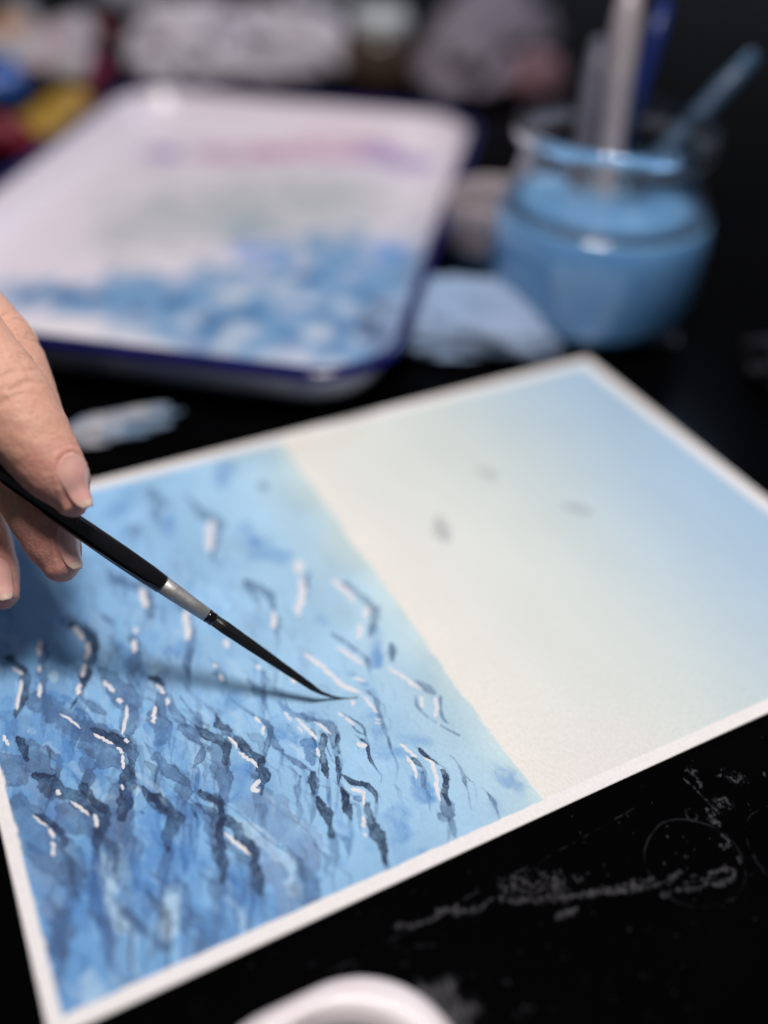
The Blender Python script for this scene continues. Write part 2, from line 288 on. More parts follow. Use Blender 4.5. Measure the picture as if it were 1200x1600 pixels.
MARKS = [
    ["ma", [(115.88, -17.82, 1.26), (124.38, -21.29, 1.65), (135.03, -24.78, 1.66), (151.36, -28.61, 1.68)]],
    ["mb", [(118.89, -15.25, 5.74), (123.88, -16.99, 5.75), (131.15, -19.49, 5.78)]],
    ["mb", [(135.19, -19.73, 2.58), (136.54, -21.76, 2.57)]],
    ["ma", [(135.03, -24.78, 1.27), (146.65, -29.07, 1.28), (155.15, -31.14, 1.29), (162.18, -30.71, 1.3)]],
    ["ma", [(151.36, -28.61, 1.68), (153.6, -29.0, 1.68)]],
    ["ma", [(152.93, -33.82, 1.4), (157.9, -34.87, 1.41), (163.13, -36.53, 1.41)]],
    ["ma", [(169.39, -34.56, 1.43), (174.44, -35.74, 1.44), (175.01, -37.64, 1.43), (171.64, -38.8, 1.42), (167.53, -37.49, 1.42)]],
    ["mb", [(165.64, -36.23, 2.58), (168.51, -35.54, 2.6)]],
    ["ma", [(180.62, -27.26, 1.35), (180.37, -30.13, 1.34), (176.95, -29.58, 1.33)]],
    ["ma", [(179.7, -34.92, 1.06), (179.22, -35.77, 1.05)]],
    ["ma", [(182.2, -18.4, 0.69), (181.9, -20.99, 2.33), (181.56, -23.15, 2.32)]],
    ["ma", [(183.18, -7.52, 0.5), (183.75, -11.1, 0.49), (184.11, -15.33, 0.49), (184.53, -20.3, 0.48)]],
    ["ma", [(186.91, -8.89, 1.14), (186.02, -11.78, 1.13)]],
    ["mb", [(187.15, -19.2, 4.16), (188.91, -20.84, 4.15)]],
    ["ma", [(187.59, -17.81, 0.84), (189.81, -18.07, 0.84), (189.42, -20.29, 0.83)]],
    ["mb", [(186.93, -5.54, 2.15), (187.58, -6.7, 2.14)]],
    ["mc", [(176.62, -16.1, 0.62), (178.02, -16.78, 0.62), (178.15, -19.19, 0.62), (176.05, -19.96, 0.61), (175.34, -18.22, 0.62), (176.62, -16.1, 0.62)]],
    ["mc", [(160.77, -18.8, 0.34), (167.18, -16.6, 0.34), (173.09, -17.91, 0.34), (178.26, -21.95, 0.34), (181.41, -27.27, 0.34), (180.98, -33.73, 0.33), (177.7, -39.3, 0.33), (172.38, -42.93, 0.32)]],
    ["mc", [(160.77, -18.8, 0.27), (156.28, -22.5, 0.26), (153.74, -28.38, 0.26), (155.03, -36.52, 0.25), (161.03, -41.44, 0.25), (170.47, -43.36, 0.26)]],
    ["mc", [(199.11, -25.74, 0.28), (192.53, -25.72, 0.28), (187.14, -29.28, 0.27), (183.75, -35.8, 0.27), (182.82, -42.48, 0.26)]],
    ["ma", [(125.04, -26.23, 1.25), (129.61, -27.47, 1.25)]],
    ["mc", [(119.72, -11.87, 0.32), (132.77, -11.13, 0.33), (147.86, -10.32, 0.34), (168.88, -8.81, 0.35)]],
    ["ma", [(159.55, -26.53, 0.46), (159.73, -27.05, 0.46)]],
    ["ma", [(184.2, -36.16, 0.46), (184.05, -36.81, 0.46)]],
    ["ma", [(189.78, -17.66, 0.42), (189.98, -18.15, 0.42)]],
    ["ma", [(165.86, -20.51, 0.34), (165.95, -20.85, 0.34)]],
    ["ma", [(164.5, -25.76, 0.33), (164.68, -25.99, 0.33)]],
    ["ma", [(206.64, -16.25, 0.36), (205.87, -17.57, 0.36)]],
    ["mb", [(194.39, -11.22, 3.57), (197.98, -14.62, 3.56)]],
    ["ma", [(165.24, -33.26, 0.52), (163.76, -33.23, 0.52)]],
    ["ma", [(160.91, -33.94, 0.64), (163.22, -34.71, 0.65)]],
    ["ma", [(84.75, -10.46, 1.35), (89.34, -12.37, 1.35)]],
    ["ma", [(89.34, -12.37, 0.86), (94.09, -12.9, 0.87), (96.86, -12.5, 0.87)]],
    ["ma", [(97.04, -11.62, 1.37), (101.76, -12.93, 1.38)]],
    ["ma", [(100.96, -14.3, 1.37), (107.82, -15.88, 1.38)]],
    ["ma", [(106.81, -15.39, 1.0), (112.29, -15.07, 1.01), (113.66, -16.07, 1.01)]],
    ["ma", [(115.02, -17.07, 1.26), (119.61, -19.3, 1.26)]],
    ["ma", [(119.61, -19.3, 0.76), (129.75, -23.43, 0.76)]],
    ["mb", [(118.03, -14.49, 7.02), (123.54, -16.48, 7.04), (129.41, -18.99, 7.05)]],
    ["mc", [(64.01, -13.75, 0.35), (74.05, -13.6, 0.36), (93.15, -12.31, 0.37), (110.5, -11.51, 0.38), (127.07, -11.22, 0.39)]],
    ["mc", [(73.83, -20.03, 0.53), (78.58, -20.0, 0.53), (85.84, -19.97, 0.54)]],
    ["mc", [(71.9, -13.15, 0.42), (70.52, -17.23, 0.41)]],
    ["mc", [(82.29, -15.19, 0.3), (91.8, -19.22, 0.3)]],
    ["md", [(85.02, -31.25, 11.6), (87.48, -35.27, 11.51)]],
    ["md", [(82.49, -28.31, 5.24), (89.36, -29.96, 5.28)]],
    ["ma", [(102.78, -34.68, 0.83), (103.29, -35.34, 0.83)]],
    ["mc", [(118.14, -36.07, 0.48), (119.76, -36.56, 0.48)]],
    ["ma", [(124.87, -26.47, 1.62), (129.78, -27.23, 1.63)]],
    ["mb", [(101.58, -42.75, 1.73), (104.46, -43.05, 1.73)]],
]
HAND = {'thumb': [(0.04201, 0.11042, 0.06702, 0.00512), (0.0409, 0.11405, 0.07029, 0.00789), (0.03893, 0.11963, 0.07431, 0.00981), (0.03638, 0.12743, 0.07953, 0.0113), (0.03342, 0.13921, 0.08712, 0.01194), (0.0295, 0.15318, 0.09482, 0.0113), (0.02513, 0.16761, 0.10106, 0.01194), (0.02096, 0.18082, 0.1061, 0.01439), (0.00637, 0.20705, 0.10889, 0.01759), (-0.01229, 0.23834, 0.10799, 0.01919)], 'index': [(0.04037, 0.133, 0.06085, 0.00704), (0.04047, 0.14251, 0.06695, 0.00831), (0.04025, 0.15792, 0.07755, 0.00917), (0.03832, 0.17044, 0.08486, 0.01013), (0.03439, 0.18274, 0.09074, 0.00981), (0.02729, 0.2023, 0.09753, 0.01045), (0.01643, 0.22721, 0.10448, 0.01258), (-0.00603, 0.27001, 0.1053, 0.01492), (-0.03865, 0.3119, 0.09744, 0.01706)], 'middle': [(0.03541, 0.1118, 0.04433, 0.00586), (0.03485, 0.11674, 0.04763, 0.00789), (0.03292, 0.12589, 0.05299, 0.00863), (0.02993, 0.14313, 0.05886, 0.00917), (0.02656, 0.16322, 0.06504, 0.01002), (0.02163, 0.189, 0.07305, 0.01002), (0.00661, 0.23177, 0.08839, 0.01279), (-0.01371, 0.27521, 0.09285, 0.01546), (-0.04074, 0.31545, 0.09159, 0.01706)], 'ring': [(0.01738, 0.12149, 0.03145, 0.00554), (0.01719, 0.12704, 0.03479, 0.00725), (0.01669, 0.14039, 0.04131, 0.008), (0.01424, 0.16195, 0.04962, 0.00874), (0.01109, 0.18411, 0.05647, 0.00981), (0.00529, 0.20576, 0.06289, 0.00981), (-0.00517, 0.2383, 0.07326, 0.01226), (-0.02175, 0.28019, 0.07995, 0.01492), (-0.0457, 0.31863, 0.08364, 0.01706)], 'little': [(-0.00147, 0.14088, 0.02772, 0.00512), (-0.00118, 0.14747, 0.03163, 0.00661), (-0.00174, 0.16238, 0.03894, 0.00725), (-0.00418, 0.18468, 0.04637, 0.00831), (-0.00732, 0.20149, 0.05084, 0.00853), (-0.01556, 0.23566, 0.0592, 0.01119), (-0.02958, 0.28026, 0.06863, 0.01439), (-0.05142, 0.32029, 0.07359, 0.01652)], 'forearm': [(-0.01318, 0.24919, 0.10396, 0.01919), (-0.03823, 0.29659, 0.09806, 0.02025), (-0.06542, 0.338, 0.08952, 0.02292), (-0.10217, 0.38757, 0.08244, 0.02558), (-0.17422, 0.47405, 0.07407, 0.03091), (-0.27294, 0.58392, 0.06674, 0.03624)], 'palm': [(0.01795, 0.21594, 0.09998, 0.01279), (-0.00476, 0.24471, 0.08718, 0.01652), (-0.02082, 0.26803, 0.07752, 0.01652), (-0.03912, 0.30262, 0.08376, 0.01919)], 'web': [(0.01634, 0.20233, 0.09954, 0.01066), (0.00423, 0.2259, 0.10262, 0.01492), (-0.01156, 0.24761, 0.1032, 0.01706)]}
NAILS = {'thumb': ((0.47939, -0.45588, 0.74267), 0.0135, 0.0108), 'middle': ((0.64938, -0.44036, 0.622), 0.0125, 0.0098), 'ring': ((0.14568, -0.64655, 0.75189), 0.0115, 0.0092)}
BRUSH_TIP = (0.109, 0.06088, 0.0004)
BRUSH_BEND = (0.09618, 0.06569, 0.00632)
BRUSH_GRIP = (0.04321, 0.11024, 0.05563)
JAR = (0.3325, 0.2465, 0.0)
STICK_A = (0.35512, 0.28121, 0.15025)
STICK_B = (0.38966, 0.29453, 0.13746)
STICK_C = (0.35569, 0.29833, 0.12148)
STICK_D = (0.40974, 0.24701, 0.1218)
TUBES = [[(0.22878, 0.82776, 0.02), (0.13592, 0.79766, 0.02)], [(0.20082, 0.71891, 0.014), (0.13678, 0.78105, 0.014)], [(0.14588, 0.69313, 0.018), (0.07655, 0.69727, 0.018)], [(0.17051, 0.64338, 0.012), (0.1137, 0.58932, 0.012)], [(0.10988, 0.55977, 0.012), (0.07568, 0.63973, 0.012)], [(0.17825, 0.90679, 0.02), (0.11105, 0.76902, 0.02)], [(0.24513, 0.75378, 0.01), (0.2901, 0.92003, 0.01)]]
TISSUE_1 = (0.28097, 0.73404, 0.0)
TISSUE_2 = (0.35499, 0.71393, 0.0)
TISSUE_3 = (0.46967, 0.91175, 0.0)
TISSUE_4 = (0.29694, 1.0116, 0.0)
LIDJAR = (0.41838, 0.66081, 0.0)
RAG_A = (0.44858, 0.59269, 0.0)
RAG_B = (0.7877, 0.91046, 0.0)
CUP = (0.30787, 0.30409, -0.0)
TOWEL = (0.24922, 0.22963, 0.0)
SCRAP_A = (0.06035, 0.2393, 0.0)
SCRAP_B = (0.10599, 0.23812, 0.0)
CLOTH = (0.36453, 0.12988, 0.0)
NAPKIN = (0.32776, 0.2249, -0.0)
DISH = [(0.04843, -0.01991, 0.013), (0.07232, -0.02776, 0.013), (0.07988, -0.04149, 0.013), (0.06192, -0.03064, 0.013)]
TRAY_PAINT = [('b', 0.1826, 0.2941, 0.0388), ('b', 0.2277, 0.3056, 0.0373), ('b', 0.1502, 0.308, 0.0289), ('b', 0.1161, 0.3491, 0.0166), ('g', 0.2293, 0.4262, 0.0473), ('g', 0.1764, 0.4267, 0.0343), ('m', 0.2276, 0.5392, 0.0115), ('m', 0.2573, 0.5305, 0.0125), ('m', 0.2874, 0.5216, 0.0135), ('m', 0.3147, 0.5055, 0.0126), ('p', 0.3376, 0.491, 0.0117), ('p', 0.3467, 0.4698, 0.0106), ('p', 0.1943, 0.5494, 0.0097), ('g', 0.1764, 0.4267, 0.0229), ('g', 0.2112, 0.4336, 0.0275), ('g', 0.2483, 0.4408, 0.0284), ('g', 0.2695, 0.4099, 0.0238), ('g', 0.1344, 0.4145, 0.0183), ('g', 0.215, 0.3909, 0.0225), ('b', 0.2217, 0.3596, 0.0217), ('b', 0.2448, 0.3409, 0.0216), ('b', 0.261, 0.3252, 0.016), ('b', 0.1898, 0.338, 0.0172), ('b', 0.1678, 0.3473, 0.0155), ('b', 0.1474, 0.3397, 0.0151), ('b', 0.2305, 0.2886, 0.015), ('b', 0.206, 0.3069, 0.0167), ('c', 0.19, 0.3774, 0.0109), ('c', 0.2018, 0.3679, 0.0101), ('c', 0.2659, 0.3505, 0.0111), ('b', 0.0737, 0.3633, 0.0115), ('b', 0.0914, 0.3557, 0.0115), ('b', 0.1152, 0.3456, 0.0115), ('b', 0.067, 0.3778, 0.01), ('b', 0.1021, 0.359, 0.0133), ('b', 0.1344, 0.3533, 0.0135), ('b', 0.1496, 0.3157, 0.0143), ('b', 0.1678, 0.3005, 0.0142), ('b', 0.1859, 0.2854, 0.0141), ('b', 0.2093, 0.2826, 0.0143), ('b', 0.2242, 0.2689, 0.0142), ('b', 0.136, 0.2861, 0.0136), ('b', 0.1535, 0.2719, 0.0135), ('b', 0.1707, 0.2578, 0.0134), ('b', 0.1956, 0.2535, 0.0136), ('b', 0.207, 0.2419, 0.0135), ('b', 0.1846, 0.316, 0.0147), ('b', 0.2343, 0.3192, 0.0153), ('b', 0.25, 0.3043, 0.0152), ('b', 0.1298, 0.3168, 0.0141), ('w', 0.1918, 0.3249, 0.0088), ('w', 0.1658, 0.3319, 0.0081), ('w', 0.1573, 0.2906, 0.0069), ('w', 0.192, 0.2757, 0.0076), ('w', 0.1999, 0.3095, 0.0054), ('w', 0.1434, 0.2796, 0.0061), ('w', 0.2152, 0.2952, 0.0053), ('w', 0.1607, 0.2654, 0.0055), ('w', 0.1735, 0.2566, 0.0061), ('w', 0.1386, 0.3131, 0.0051), ('w', 0.0979, 0.306, 0.0135), ('w', 0.0772, 0.3218, 0.0136), ('w', 0.1156, 0.2917, 0.0079), ('w', 0.0674, 0.333, 0.0094), ('w', 0.2067, 0.2623, 0.0044), ('w', 0.1819, 0.3414, 0.0055), ('w', 0.1861, 0.2478, 0.0049), ('d', 0.1167, 0.3335, 0.0052), ('d', 0.0871, 0.3654, 0.0066), ('d', 0.1342, 0.2903, 0.0056), ('d', 0.1462, 0.3061, 0.0051), ('d', 0.2113, 0.3357, 0.0056), ('d', 0.1718, 0.3062, 0.0046), ('d', 0.205, 0.2736, 0.0064), ('d', 0.2111, 0.2501, 0.0068), ('d', 0.1366, 0.2695, 0.0054), ('d', 0.2292, 0.3049, 0.0054), ('d', 0.1361, 0.3367, 0.0053), ('d', 0.175, 0.276, 0.0044), ('d', 0.1257, 0.2742, 0.006), ('d', 0.2333, 0.2723, 0.0059), ('d', 0.1796, 0.2954, 0.0032), ('d', 0.2002, 0.294, 0.0033), ('d', 0.1912, 0.2588, 0.0037), ('d', 0.1012, 0.3555, 0.0053), ('d', 0.0692, 0.3729, 0.0053), ('d', 0.1614, 0.3106, 0.0033)]
# ------------------------------------------------------------------ camera, world, lights, exposure
scene = bpy.context.scene
COL = scene.collection
cd = bpy.data.cameras.new('camera')
cam = bpy.data.objects.new('camera', cd); COL.objects.link(cam)
rx, ry, rz = (Vector(v) for v in CAM_ROT)
cam.matrix_world = Matrix(((rx.x, -ry.x, -rz.x, CAM_POS[0]), (rx.y, -ry.y, -rz.y, CAM_POS[1]), (rx.z, -ry.z, -rz.z, CAM_POS[2]), (0, 0, 0, 1)))
cd.sensor_fit = 'VERTICAL'; cd.sensor_height = 24.0; cd.lens = 22.815
cd.clip_start = 0.01; cd.clip_end = 50.0
cd.dof.use_dof = True; cd.dof.focus_distance = 0.2865; cd.dof.aperture_fstop = 1.38
scene.camera = cam
world = bpy.data.worlds.new('World'); scene.world = world; world.use_nodes = True
world.node_tree.nodes['Background'].inputs['Color'].default_value = (0.72, 0.76, 0.88, 1)
world.node_tree.nodes['Background'].inputs['Strength'].default_value = 0.085
def area(name, loc, aim, size, power, col):
    l = bpy.data.lights.new(name, 'AREA'); l.shape = 'DISK'; l.size = size; l.energy = power; l.color = col
    o = bpy.data.objects.new(name, l); COL.objects.link(o); o.location = loc
    o.rotation_euler = (Vector(aim) - Vector(loc)).to_track_quat('-Z', 'Y').to_euler()
    return o
area('desk_lamp_light', (0.17, 0.06, 1.06), (0.15, 0.09, 0.0), 0.29, 11.2, (1.0, 0.955, 0.93))
area('cool_room_light', (0.95, 0.80, 0.75), (0.25, 0.25, 0.0), 0.30, 1.8, (0.45, 0.66, 1.0))
vs = scene.view_settings
vs.view_transform = 'Standard'; vs.look = 'None'; vs.gamma = 1.0; vs.use_curve_mapping = False; vs.exposure = 0.0
scene.render.engine = 'CYCLES'
scene.cycles.use_denoising = True
scene.cycles.max_bounces = 10; scene.cycles.transmission_bounces = 8; scene.cycles.glossy_bounces = 4
scene.cycles.sample_clamp_indirect = 4.0
rng = np.random.default_rng(7); random.seed(7)

# ------------------------------------------------------------------ helpers
def lin(c):
    return tuple((x/255/12.92 if x/255 <= .04045 else ((x/255+.055)/1.055)**2.4) for x in c)
_T = np.random.default_rng(3).random((256, 256)).astype(np.float32)*2-1
def vnoise(x, y, s=0):
    xi = np.floor(x); yi = np.floor(y); fx = x-xi; fy = y-yi
    fx = fx*fx*fx*(fx*(fx*6-15)+10); fy = fy*fy*fy*(fy*(fy*6-15)+10)
    xi = xi.astype(np.int64)+s*37; yi = yi.astype(np.int64)+s*91
    g = lambda a, b: _T[a & 255, b & 255]
    return (g(xi, yi)*(1-fx)+g(xi+1, yi)*fx)*(1-fy)+(g(xi, yi+1)*(1-fx)+g(xi+1, yi+1)*fx)*fy
def fbm(x, y, o=4, s=0):
    r = 0; a = .5; t = 0
    for k in range(o):
        r = r+a*vnoise(x*2**k+k*17.3, y*2**k-k*9.7, s+k); t += a; a *= .5
    return r/t*1.5
def sstep(a, b, x):
    t = np.clip((x-a)/(b-a), 0, 1); return t*t*(3-2*t)
def tag(o, label=None, cat=None, group=None, kind=None):
    if label: o['label'] = label
    if cat: o['category'] = cat
    if group: o['group'] = group
    if kind: o['kind'] = kind
    return o
def empty(name, loc=(0, 0, 0), rz=0):
    o = bpy.data.objects.new(name, None); COL.objects.link(o); o.location = loc; o.rotation_euler.z = rz
    o.empty_display_size = .01
    return o
def mesh_obj(name, me, mat, parent=None, smooth=True):
    o = bpy.data.objects.new(name, me); COL.objects.link(o)
    if mat: me.materials.append(mat)
    if smooth and len(me.polygons): me.polygons.foreach_set('use_smooth', np.ones(len(me.polygons), bool))
    if parent: o.parent = parent
    return o
def np_mesh(name, verts, quads):
    verts = np.asarray(verts, np.float32); quads = np.asarray(quads, np.int32)
    me = bpy.data.meshes.new(name)
    me.vertices.add(len(verts)); me.vertices.foreach_set('co', verts.ravel())
    me.loops.add(quads.size); me.loops.foreach_set('vertex_index', quads.ravel())
    me.polygons.add(len(quads)); me.polygons.foreach_set('loop_start', np.arange(0, quads.size, 4, dtype=np.int32))
    me.update(calc_edges=True); me.validate()
    return me
def set_col(me, name, rgb):
    a = me.color_attributes.new(name, 'FLOAT_COLOR', 'POINT')
    c = np.ones((len(rgb), 4), np.float32); c[:, :3] = rgb
    a.data.foreach_set('color', c.ravel())
def loft(name, rings, close_first=False, close_last=False):
    """rings: list of (n,3) arrays, closed loops"""
    n = len(rings[0]); v = [tuple(p) for r in rings for p in r]; f = []
    for i in range(len(rings)-1):
        for j in range(n):
            k = (j+1) % n
            f.append((i*n+j, i*n+k, (i+1)*n+k, (i+1)*n+j))
    if close_first: f.append(tuple(range(n-1, -1, -1)))
    if close_last: f.append(tuple((len(rings)-1)*n+j for j in range(n)))
    me = bpy.data.meshes.new(name); me.from_pydata(v, [], f); me.update()
    return me
def lathe(name, prof, n=64, cap0=True, cap1=True):
    t = np.linspace(0, 2*np.pi, n, endpoint=False)
    rings = [np.stack([r*np.cos(t), r*np.sin(t), np.full(n, z)], 1) for r, z in prof]
    return loft(name, rings, cap0, cap1)
def frames(pts):
    pts = [Vector(p) for p in pts]; T = []
    for i in range(len(pts)):
        T.append((pts[min(i+1, len(pts)-1)]-pts[max(i-1, 0)]).normalized())
    up = Vector((0, 0, 1)) if abs(T[0].z) < .9 else Vector((1, 0, 0))
    n = (up-T[0]*up.dot(T[0])).normalized(); F = []
    for t in T:
        n = (n-t*n.dot(t)).normalized(); F.append((n, t.cross(n)))
    return pts, T, F
def sweep(name, pts, rad, n=20, cap0=True, cap1=True, flat=None):
    pts, T, F = frames(pts); rings = []
    a = np.linspace(0, 2*np.pi, n, endpoint=False)
    for i, (p, (u, v)) in enumerate(zip(pts, F)):
        fx, fy = flat[i] if flat else (1, 1)
        rings.append(np.array([tuple(p+u*(math.cos(x)*rad[i]*fx)+v*(math.sin(x)*rad[i]*fy)) for x in a]))
    return loft(name, rings, cap0, cap1)
def catmull(pts, n):
    P_ = np.array(pts, float); P_ = np.vstack([2*P_[0]-P_[1], P_, 2*P_[-1]-P_[-2]]); out = []
    for i in range(1, len(P_)-2):
        for t in np.linspace(0, 1, n, endpoint=False):
            a, b, c, d = P_[i-1:i+3]
            out.append(.5*((2*b)+(c-a)*t+(2*a-5*b+4*c-d)*t*t+(3*b-a-3*c+d)*t**3))
    out.append(P_[-2]); return np.array(out)

def new_mat(name):
    m = bpy.data.materials.new(name); m.use_nodes = True
    return m, m.node_tree.nodes, m.node_tree.links, m.node_tree.nodes['Principled BSDF']
def mat(name, col, rough=.5, col2=None, scale=120., bump=0., bscale=600., bdist=.0003, metal=0., spec=.5, coat=0., trans=0., sss=0., ior=1.45, contrast=.5):
    m, N, L, b = new_mat(name)
    b.inputs['Roughness'].default_value = rough; b.inputs['Metallic'].default_value = metal
    b.inputs['Specular IOR Level'].default_value = spec; b.inputs['Coat Weight'].default_value = coat
    b.inputs['Transmission Weight'].default_value = trans; b.inputs['IOR'].default_value = ior
    tc = N.new('ShaderNodeTexCoord')
    nz = N.new('ShaderNodeTexNoise'); nz.inputs['Scale'].default_value = scale; nz.inputs['Detail'].default_value = 5
    L.new(tc.outputs['Object'], nz.inputs['Vector'])
    mx = N.new('ShaderNodeMix'); mx.data_type = 'RGBA'
    c2 = col2 or tuple(x*.82 for x in col)
    mx.inputs[6].default_value = (*col, 1); mx.inputs[7].default_value = (*c2, 1)
    mr = N.new('ShaderNodeMapRange'); mr.inputs[1].default_value = .5-contrast*.4; mr.inputs[2].default_value = .5+contrast*.4
    L.new(nz.outputs['Fac'], mr.inputs[0]); L.new(mr.outputs[0], mx.inputs[0]); L.new(mx.outputs[2], b.inputs['Base Color'])
    if sss:
        b.inputs['Subsurface Weight'].default_value = sss; b.inputs['Subsurface Radius'].default_value = (.8, .4, .25); b.inputs['Subsurface Scale'].default_value = .004
    if bump:
        bn = N.new('ShaderNodeTexNoise'); bn.inputs['Scale'].default_value = bscale; bn.inputs['Detail'].default_value = 4
        L.new(tc.outputs['Object'], bn.inputs['Vector'])
        bp = N.new('ShaderNodeBump'); bp.inputs['Strength'].default_value = bump; bp.inputs['Distance'].default_value = bdist
        L.new(bn.outputs['Fac'], bp.inputs['Height']); L.new(bp.outputs[0], b.inputs['Normal'])
    return m
def attr_mat(name, attr, rough, bump, bscale, bdist, spec=.5, coat=0., stretch=(1, 1, 1), mottled=.06):
    m, N, L, b = new_mat(name)
    at = N.new('ShaderNodeAttribute'); at.attribute_name = attr
    tc = N.new('ShaderNodeTexCoord'); mp = N.new('ShaderNodeMapping'); mp.inputs['Scale'].default_value = stretch
    L.new(tc.outputs['Object'], mp.inputs['Vector'])
    nz = N.new('ShaderNodeTexNoise'); nz.inputs['Scale'].default_value = bscale; nz.inputs['Detail'].default_value = 3; nz.inputs['Roughness'].default_value = .55
    L.new(mp.outputs[0], nz.inputs['Vector'])
    mr = N.new('ShaderNodeMapRange'); mr.inputs[1].default_value = .3; mr.inputs[2].default_value = .7; mr.inputs[3].default_value = 1-mottled; mr.inputs[4].default_value = 1.0
    L.new(nz.outputs['Fac'], mr.inputs[0])
    mx = N.new('ShaderNodeMix'); mx.data_type = 'RGBA'; mx.blend_type = 'MULTIPLY'; mx.inputs[0].default_value = 1
    L.new(at.outputs['Color'], mx.inputs[6]); L.new(mr.outputs[0], mx.inputs[7]); L.new(mx.outputs[2], b.inputs['Base Color'])
    b.inputs['Roughness'].default_value = rough; b.inputs['Specular IOR Level'].default_value = spec; b.inputs['Coat Weight'].default_value = coat
    if bump:
        bp = N.new('ShaderNodeBump'); bp.inputs['Strength'].default_value = bump; bp.inputs['Distance'].default_value = bdist
        L.new(nz.outputs['Fac'], bp.inputs['Height']); L.new(bp.outputs[0], b.inputs['Normal'])
    return m
def axis(segs):
    """segs: [(start, stop, step), ...] -> ascending coordinates"""
    return np.unique(np.round(np.concatenate([np.arange(a, b, s) for a, b, s in segs]+[[segs[-1][1]]]), 7))
def grid_quads(nx, ny):
    i = np.arange(nx*ny).reshape(nx, ny)
    return np.stack([i[:-1, :-1].ravel(), i[1:, :-1].ravel(), i[1:, 1:].ravel(), i[:-1, 1:].ravel()], 1)
def poly_dist(X, Y, pts):
    """signed distance (mm) to a polyline of varying width: negative inside; also width"""
    best = np.full(X.shape, 1e9, np.float32); W = np.zeros(X.shape, np.float32)
    P_ = np.array(pts, float)
    if len(P_) > 2: P_ = catmull(P_, 5)
    for a, b in zip(P_[:-1], P_[1:]):
        d = b[:2]-a[:2]; L2 = float(d@d)+1e-9
        t = np.clip(((X-a[0])*d[0]+(Y-a[1])*d[1])/L2, 0, 1)
        w = (a[2]+(b[2]-a[2])*t)/2
        s = np.hypot(X-a[0]-t*d[0], Y-a[1]-t*d[1])-w
        k = s < best; best = np.where(k, s, best); W = np.where(k, w, W)
    return best, W

# ------------------------------------------------------------------ table
tx = axis([(-2.0, -.1, .1), (-.1, .02, .01), (.02, .30, .0004), (.30, .5, .01), (.5, 2.2, .1)])
ty = axis([(-.5, -.13, .05), (-.13, -.002, .0004), (-.002, .05, .004), (.05, .5, .02), (.5, 2.4, .1)])
X, Y = np.meshgrid(tx, ty, indexing='ij')
mk = np.zeros(X.shape, np.float32)
for cls, pts in MARKS:
    xs = [p[0] for p in pts]; ys = [p[1] for p in pts]; m_ = max(p[2] for p in pts)+3
    i0, i1 = np.searchsorted(tx, [(min(xs)-m_)/1e3, (max(xs)+m_)/1e3]); j0, j1 = np.searchsorted(ty, [(min(ys)-m_)/1e3, (max(ys)+m_)/1e3])
    if i1-i0 < 2 or j1-j0 < 2: continue
    x = X[i0:i1, j0:j1]*1e3; y = Y[i0:i1, j0:j1]*1e3
    d, w = poly_dist(x, y, pts)
    if cls == 'ma':
        d = d+fbm(x*.9, y*.9, 3, 5)*np.minimum(w, 1.6)*.9
        a = (1-sstep(-.25, .2, d))*np.clip(.55+.8*fbm(x*1.3, y*1.3, 3, 9), 0, 1)*.55
    elif cls == 'mb':
        d = d+fbm(x*.5, y*.5, 3, 6)*w*.8
        a = (1-sstep(-w*.9, w*.35, d))*sstep(-.15, .7, fbm(x*1.6, y*1.6, 4, 11))*.55
    elif cls == 'md':
        d = d+fbm(x*.35, y*.35, 3, 16)*w*.45
        a = (1-sstep(-w*.75, w*.25, d))*np.clip(.55+.5*fbm(x*1.2+y*.7, y*1.2-x*.7, 4, 13), 0, 1)*.85
    else:
        a = (1-sstep(-.15, .2, d))*np.clip(.3+.9*fbm(x*.35, y*.35, 3, 4), 0, 1)*.20
    mk[i0:i1, j0:j1] = np.maximum(mk[i0:i1, j0:j1], a)
near = (np.abs(X-.16) < .14) & (Y < -.003) & (Y > -.13)
sp = vnoise(X*1e3*1.1, Y*1e3*1.1, 21)*vnoise(X*1e3*.9+40, Y*1e3*.9, 22)
mk = np.maximum(mk, np.where(near, sstep(.62, .85, sp)*.25, 0))
mk = np.maximum(mk, np.where(near, np.clip(fbm(X*40, Y*40, 4, 31), 0, 1)*.003, 0))
me = np_mesh('table', np.stack([X.ravel(), Y.ravel(), np.zeros(X.size)], 1), grid_quads(len(tx), len(ty)))
base = np.array((.0012, .0012, .0015)); dry = np.array(lin((168, 165, 172)))
mk *= .29
set_col(me, 'paint', base+(dry-base)*mk.ravel()[:, None])
table = mesh_obj('table', me, attr_mat('black_lacquered_table', 'paint', .14, .05, 700, .0001, spec=.02, mottled=.15))
tag(table, 'black lacquered table top with dried paint smears and scratches', 'table', kind='structure')

# ------------------------------------------------------------------ the watercolour on its sheet
PW, PH, PT = .305, .2066, .0006
gx = axis([(0, .005, .0005), (.005, .150, .00025), (.150, .20, .0005), (.20, PW, .001)])
gy = axis([(0, .004, .0005), (.004, .110, .00025), (.110, .15, .0005), (.15, PH, .0008)])
X, Y = np.meshgrid(gx, gy, indexing='ij'); x = X*1e3; y = Y*1e3
def grad(t, stops):
    ts = [s[0] for s in stops]; cs = np.array([lin(s[1]) for s in stops])
    return np.stack([np.interp(t, ts, cs[:, k]) for k in range(3)], -1)
def over(img, a, c):
    img[...] = img*(1-a[..., None])+np.asarray(c)*a[..., None]
hz = 139.5+.55*fbm(y*.12, y*0+3, 3, 2)+.0006*np.maximum(0, 45-y)**2*1.6+.00035*np.maximum(0, y-140)**2
